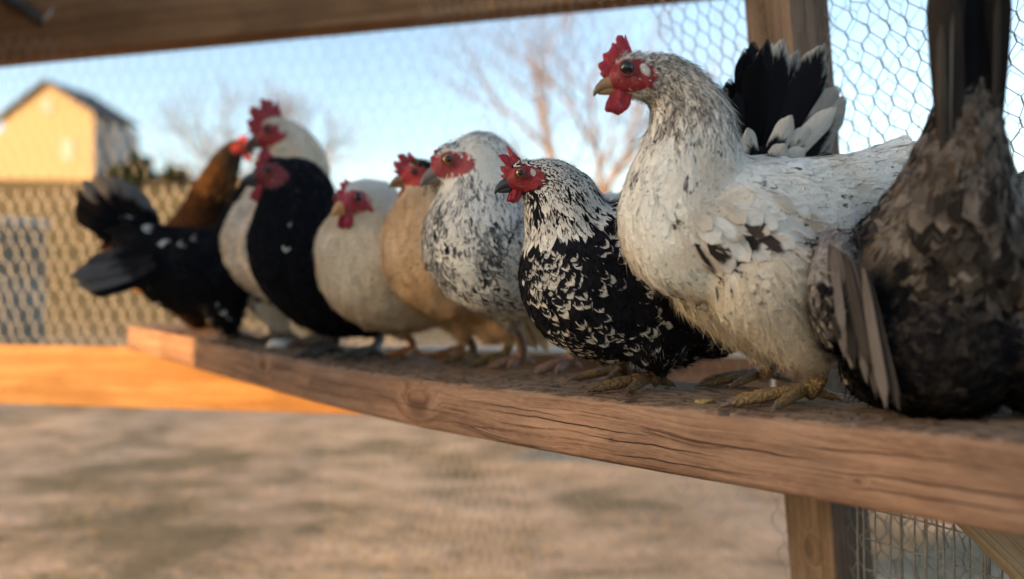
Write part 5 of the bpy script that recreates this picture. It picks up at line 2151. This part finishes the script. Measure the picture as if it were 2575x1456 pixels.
for i in range(9):
    f = i / 8
    x0, y0 = 2600 - 120 * f, 720 + 40 * f
    x1, y1 = 2600 - 150 * f + _rw.uniform(-8, 8), 985 + 30 * f + _rw.uniform(-14, 14)
    c = np.array((0.06, 0.05, 0.044)) * _rw.uniform(0.5, 1.4)
    kw.append(((x0, y0), (x1, y1), 20, 0, 0, c, c * 1.6, 0.45, 0.80 - 0.01 * f, 0.785 - 0.012 * f))
_rs = random.Random(3)
KROWS = []
for i in range(95):
    row = i // 19
    f = (i % 19) / 18 + _rs.uniform(-0.03, 0.03)
    x0 = 2150 + 420 * f + 25 * (4 - row) * (1 - 2 * f)
    y0 = 430 + 52 * row + 26 * math.sin(f * 3.14) + _rs.uniform(-16, 16)
    x1 = x0 + (x0 - 2390) * 0.16 + _rs.uniform(-12, 12)
    y1 = y0 + 118 + _rs.uniform(-22, 26)
    c_ = np.array((0.085, 0.071, 0.061)) * _rs.choice((0.3, 0.5, 0.8, 1.1, 1.5)) * (1.15 if row > 2 else 0.7)
    KROWS.append((x0, y0, x1, y1, _rs.uniform(17, 26), c_, c_ * _rs.uniform(0.5, 2.0), _rs.uniform(0.5, 0.95), 0.003 + 0.0006 * (4 - row) + _rs.uniform(0, 0.002)))
KROWS.reverse()
birds.append(dict(
    label='dark grey-brown hen at the right edge seen from behind, black tail upright', seed=30, base=(2345, 0.865), theta=62, paint=paint_grey_dark,
    under=np.array([0.03, 0.026, 0.024]), chest=5, cand=42000, fs=1.0, wf=1.0,
    chain=[(2442, 170, 52, 0.8, 0.78), (2428, 310, 84, 0.85, 0.785), (2405, 470, 124, 1.0, 0.80), (2370, 660, 190, 1.15, 0.835), (2360, 730, 235, 1.1, 0.90), (2450, 660, 190, 1.0, 0.99), (2610, 540, 110, 1.0, 1.05), (2700, 430, 80, 0.9, 1.08), (2730, 350, 66, 0.9, 1.09)],
    head=(2750, 290, 56, 1.11), lumps=[], comb=COMB_SMALL, red=lin(150, 40, 44), beak=lin(90, 80, 70),
    thighs=[], legs=[],
    wing_out=(-0.8, 0.4, 0.2), wingf=kw, wing_rows=KROWS, row_name='saddle_feather', tail=[], tail3=kt, down=9000,
    lumps3=[((-0.045, 0.0, 0.075), (0.075, 0.085, 0.075)), ((-0.03, 0.098, 0.135), (0.08, 0.032, 0.072)), ((-0.03, -0.105, 0.135), (0.08, 0.032, 0.072)), ((0.02, 0.03, 0.05), (0.06, 0.07, 0.06)), ((-0.01, -0.15, 0.15), (0.10, 0.06, 0.10)), ((0.0, -0.10, 0.08), (0.09, 0.07, 0.075))]))

for S in birds:
    t3 = S.pop('tail3', None)
    root = make_bird(S)
    if t3:
        # tail feathers given with their own depth
        px, D = S['base']
        b2 = Vector(((px - CX) / FPX * D, D, plank_z((px - CX) / FPX * D, D)))
        inv = (Matrix.Translation(b2) @ Matrix.Rotation(R(S['theta']), 4, 'Z')).inverted()
        for (p0, p1, w, _, _, cA, cB, thr, d0, d1, *nm) in t3:
            A_, B_ = at(*p0, d0), at(*p1, d1)
            d = (B_ - A_)
            nn = Vector((random.gauss(-0.1, 0.45), -1, 0.1)).normalized()
            pk = feathers([np.array(A_)], [np.array(d.normalized())], [np.array((nn - d.normalized() * nn.dot(d.normalized())).normalized())], [d.length], [w * d1 / FPX],
                          np.array([C4(cA, thr)]), np.array([C4(cB)]), 'tail', 13, 7, 0.0, random.uniform(-0.02, 0.07), 0.35, 0.0, RNG, 0.006, np.array([random.uniform(-0.05, 0.05)]))
            nm = nm[0] if nm else 'tail_feather'
            me = feather_mesh(nm, [pk])
            me.transform(inv)
            obj(nm, me, root)

# ------------------------------------------------------------------ droppings and crumbs on the plank
def clod(name, px, py, L, Wd, H, mat, label, seed, cat='dropping'):
    D_ = 1.2
    for _ in range(8):
        q = at(px, py, D_)
        D_ = (CAM_Z - plank_z(q.x, q.y)) * FPX / (py - CY)
    q = at(px, py, D_)
    bm = bmesh.new()
    bmesh.ops.create_icosphere(bm, subdivisions=3, radius=1)
    for v in bm.verts:
        n_ = 1 + 0.35 * mnoise.noise(v.co * 1.8 + Vector((seed, 0, 0))) + 0.2 * mnoise.noise(v.co * 5 + Vector((seed, 3, 0)))
        v.co = Vector((v.co.x * L * n_, v.co.y * Wd * n_, max(v.co.z, -0.35) * H * n_))
    me = bpy.data.meshes.new(name)
    bm.to_mesh(me)
    bm.free()
    me.materials.append(mat)
    me.polygons.foreach_set('use_smooth', [True] * len(me.polygons))
    o = obj(name, me, label=label, category=cat)
    o.location = (q.x, q.y, plank_z(q.x, q.y) + H * 0.25)
    o.rotation_euler = (0, 0, random.uniform(-0.4, 0.4))
    return o


clod('dropping', 1146, 962, 0.021, 0.007, 0.005, MAT['dung'], 'elongated dark dropping on the plank edge below the mottled white hen', 1)
clod('dropping', 700, 872, 0.030, 0.022, 0.016, MAT['dung_pale'], 'white dropping on the plank below the black hen and rooster', 2)
clod('dropping', 778, 872, 0.034, 0.026, 0.022, MAT['dung'], 'brown lump on the plank just left of the black hen', 3)
clod('dropping', 1820, 1044, 0.007, 0.005, 0.004, MAT['dung'], 'small dark crumb on the plank between the two nearest feet', 5)
clod('dropping', 1772, 1012, 0.014, 0.007, 0.004, MAT['dung_yellow'], 'pale yellowish crumb by the toes of the tall white hen', 6)


def crumbs():
    rg = np.random.default_rng(4)
    V, F = [], []
    for i in range(420):
        s_ = rg.uniform(-0.1, PL_LEN * 0.9)
        n_ = abs(rg.normal(0, 0.09)) + 0.006
        if n_ > PL_W - 0.02:
            continue
        p = PL_A + PL_D * s_ + PL_N * n_
        z = plank_z(p.x, p.y)
        L_ = rg.uniform(0.0012, 0.0045)
        bmv = []
        a_ = rg.uniform(0, 6.28)
        el = rg.uniform(1, 2.6)
        for (x, y, zz) in ((1, 0, 0), (0, 1, 0), (-1, 0, 0), (0, -1, 0), (0, 0, 0.7), (0, 0, -0.4)):
            x, y = x * el * (0.7 + 0.6 * rg.random()), y * (0.7 + 0.6 * rg.random())
            bmv.append((p.x + L_ * (x * math.cos(a_) - y * math.sin(a_)), p.y + L_ * (x * math.sin(a_) + y * math.cos(a_)), z + 0.0004 + L_ * zz))
        o = len(V)
        V += bmv
        F += [(o + a, o + b, o + 4) for a, b in ((0, 1), (1, 2), (2, 3), (3, 0))] + [(o + b, o + a, o + 5) for a, b in ((0, 1), (1, 2), (2, 3), (3, 0))]
    o = obj('crumbs', mesh_from('crumbs', np.array(V), F, [MAT['dung']], False), label='scattered brown crumbs and dirt on the plank top', category='dirt', kind='stuff')


crumbs()


def ground_litter():
    rg = np.random.default_rng(9)
    n = 5200
    x = rg.uniform(-3.2, 4.2, n)
    y = rg.uniform(2.2, 8.5, n)
    dens = np.array([mnoise.noise((a * 1.3, b * 1.3, 2.0)) for a, b in zip(x, y)])
    k = dens > 0.02
    x, y = x[k], y[k]
    n = len(x)
    z = np.full(n, 0.0)
    a = rg.uniform(0, 6.28, n)
    L = rg.uniform(0.02, 0.07, n)
    d = np.stack([np.cos(a) * 0.8, np.sin(a) * 0.8, rg.uniform(0.1, 0.9, n)], 1) * L[:, None]
    w = np.stack([-np.sin(a), np.cos(a), np.zeros(n)], 1) * 0.0035
    p = np.stack([x, y, z], 1)
    V = np.stack([p - w, p + w, p + d + w * 0.2, p + d - w * 0.2], 1).reshape(-1, 3)
    m = simple('dry_grass_blade', tuple(lin(132, 120, 78)), 0.9, 0, 3, 0.4)
    obj('dry_grass', mesh_from('dry_grass', V, np.arange(n * 4).reshape(n, 4), [m], False), label='sparse dry grass on the dirt below the coop', category='grass', kind='stuff')



ground_litter()
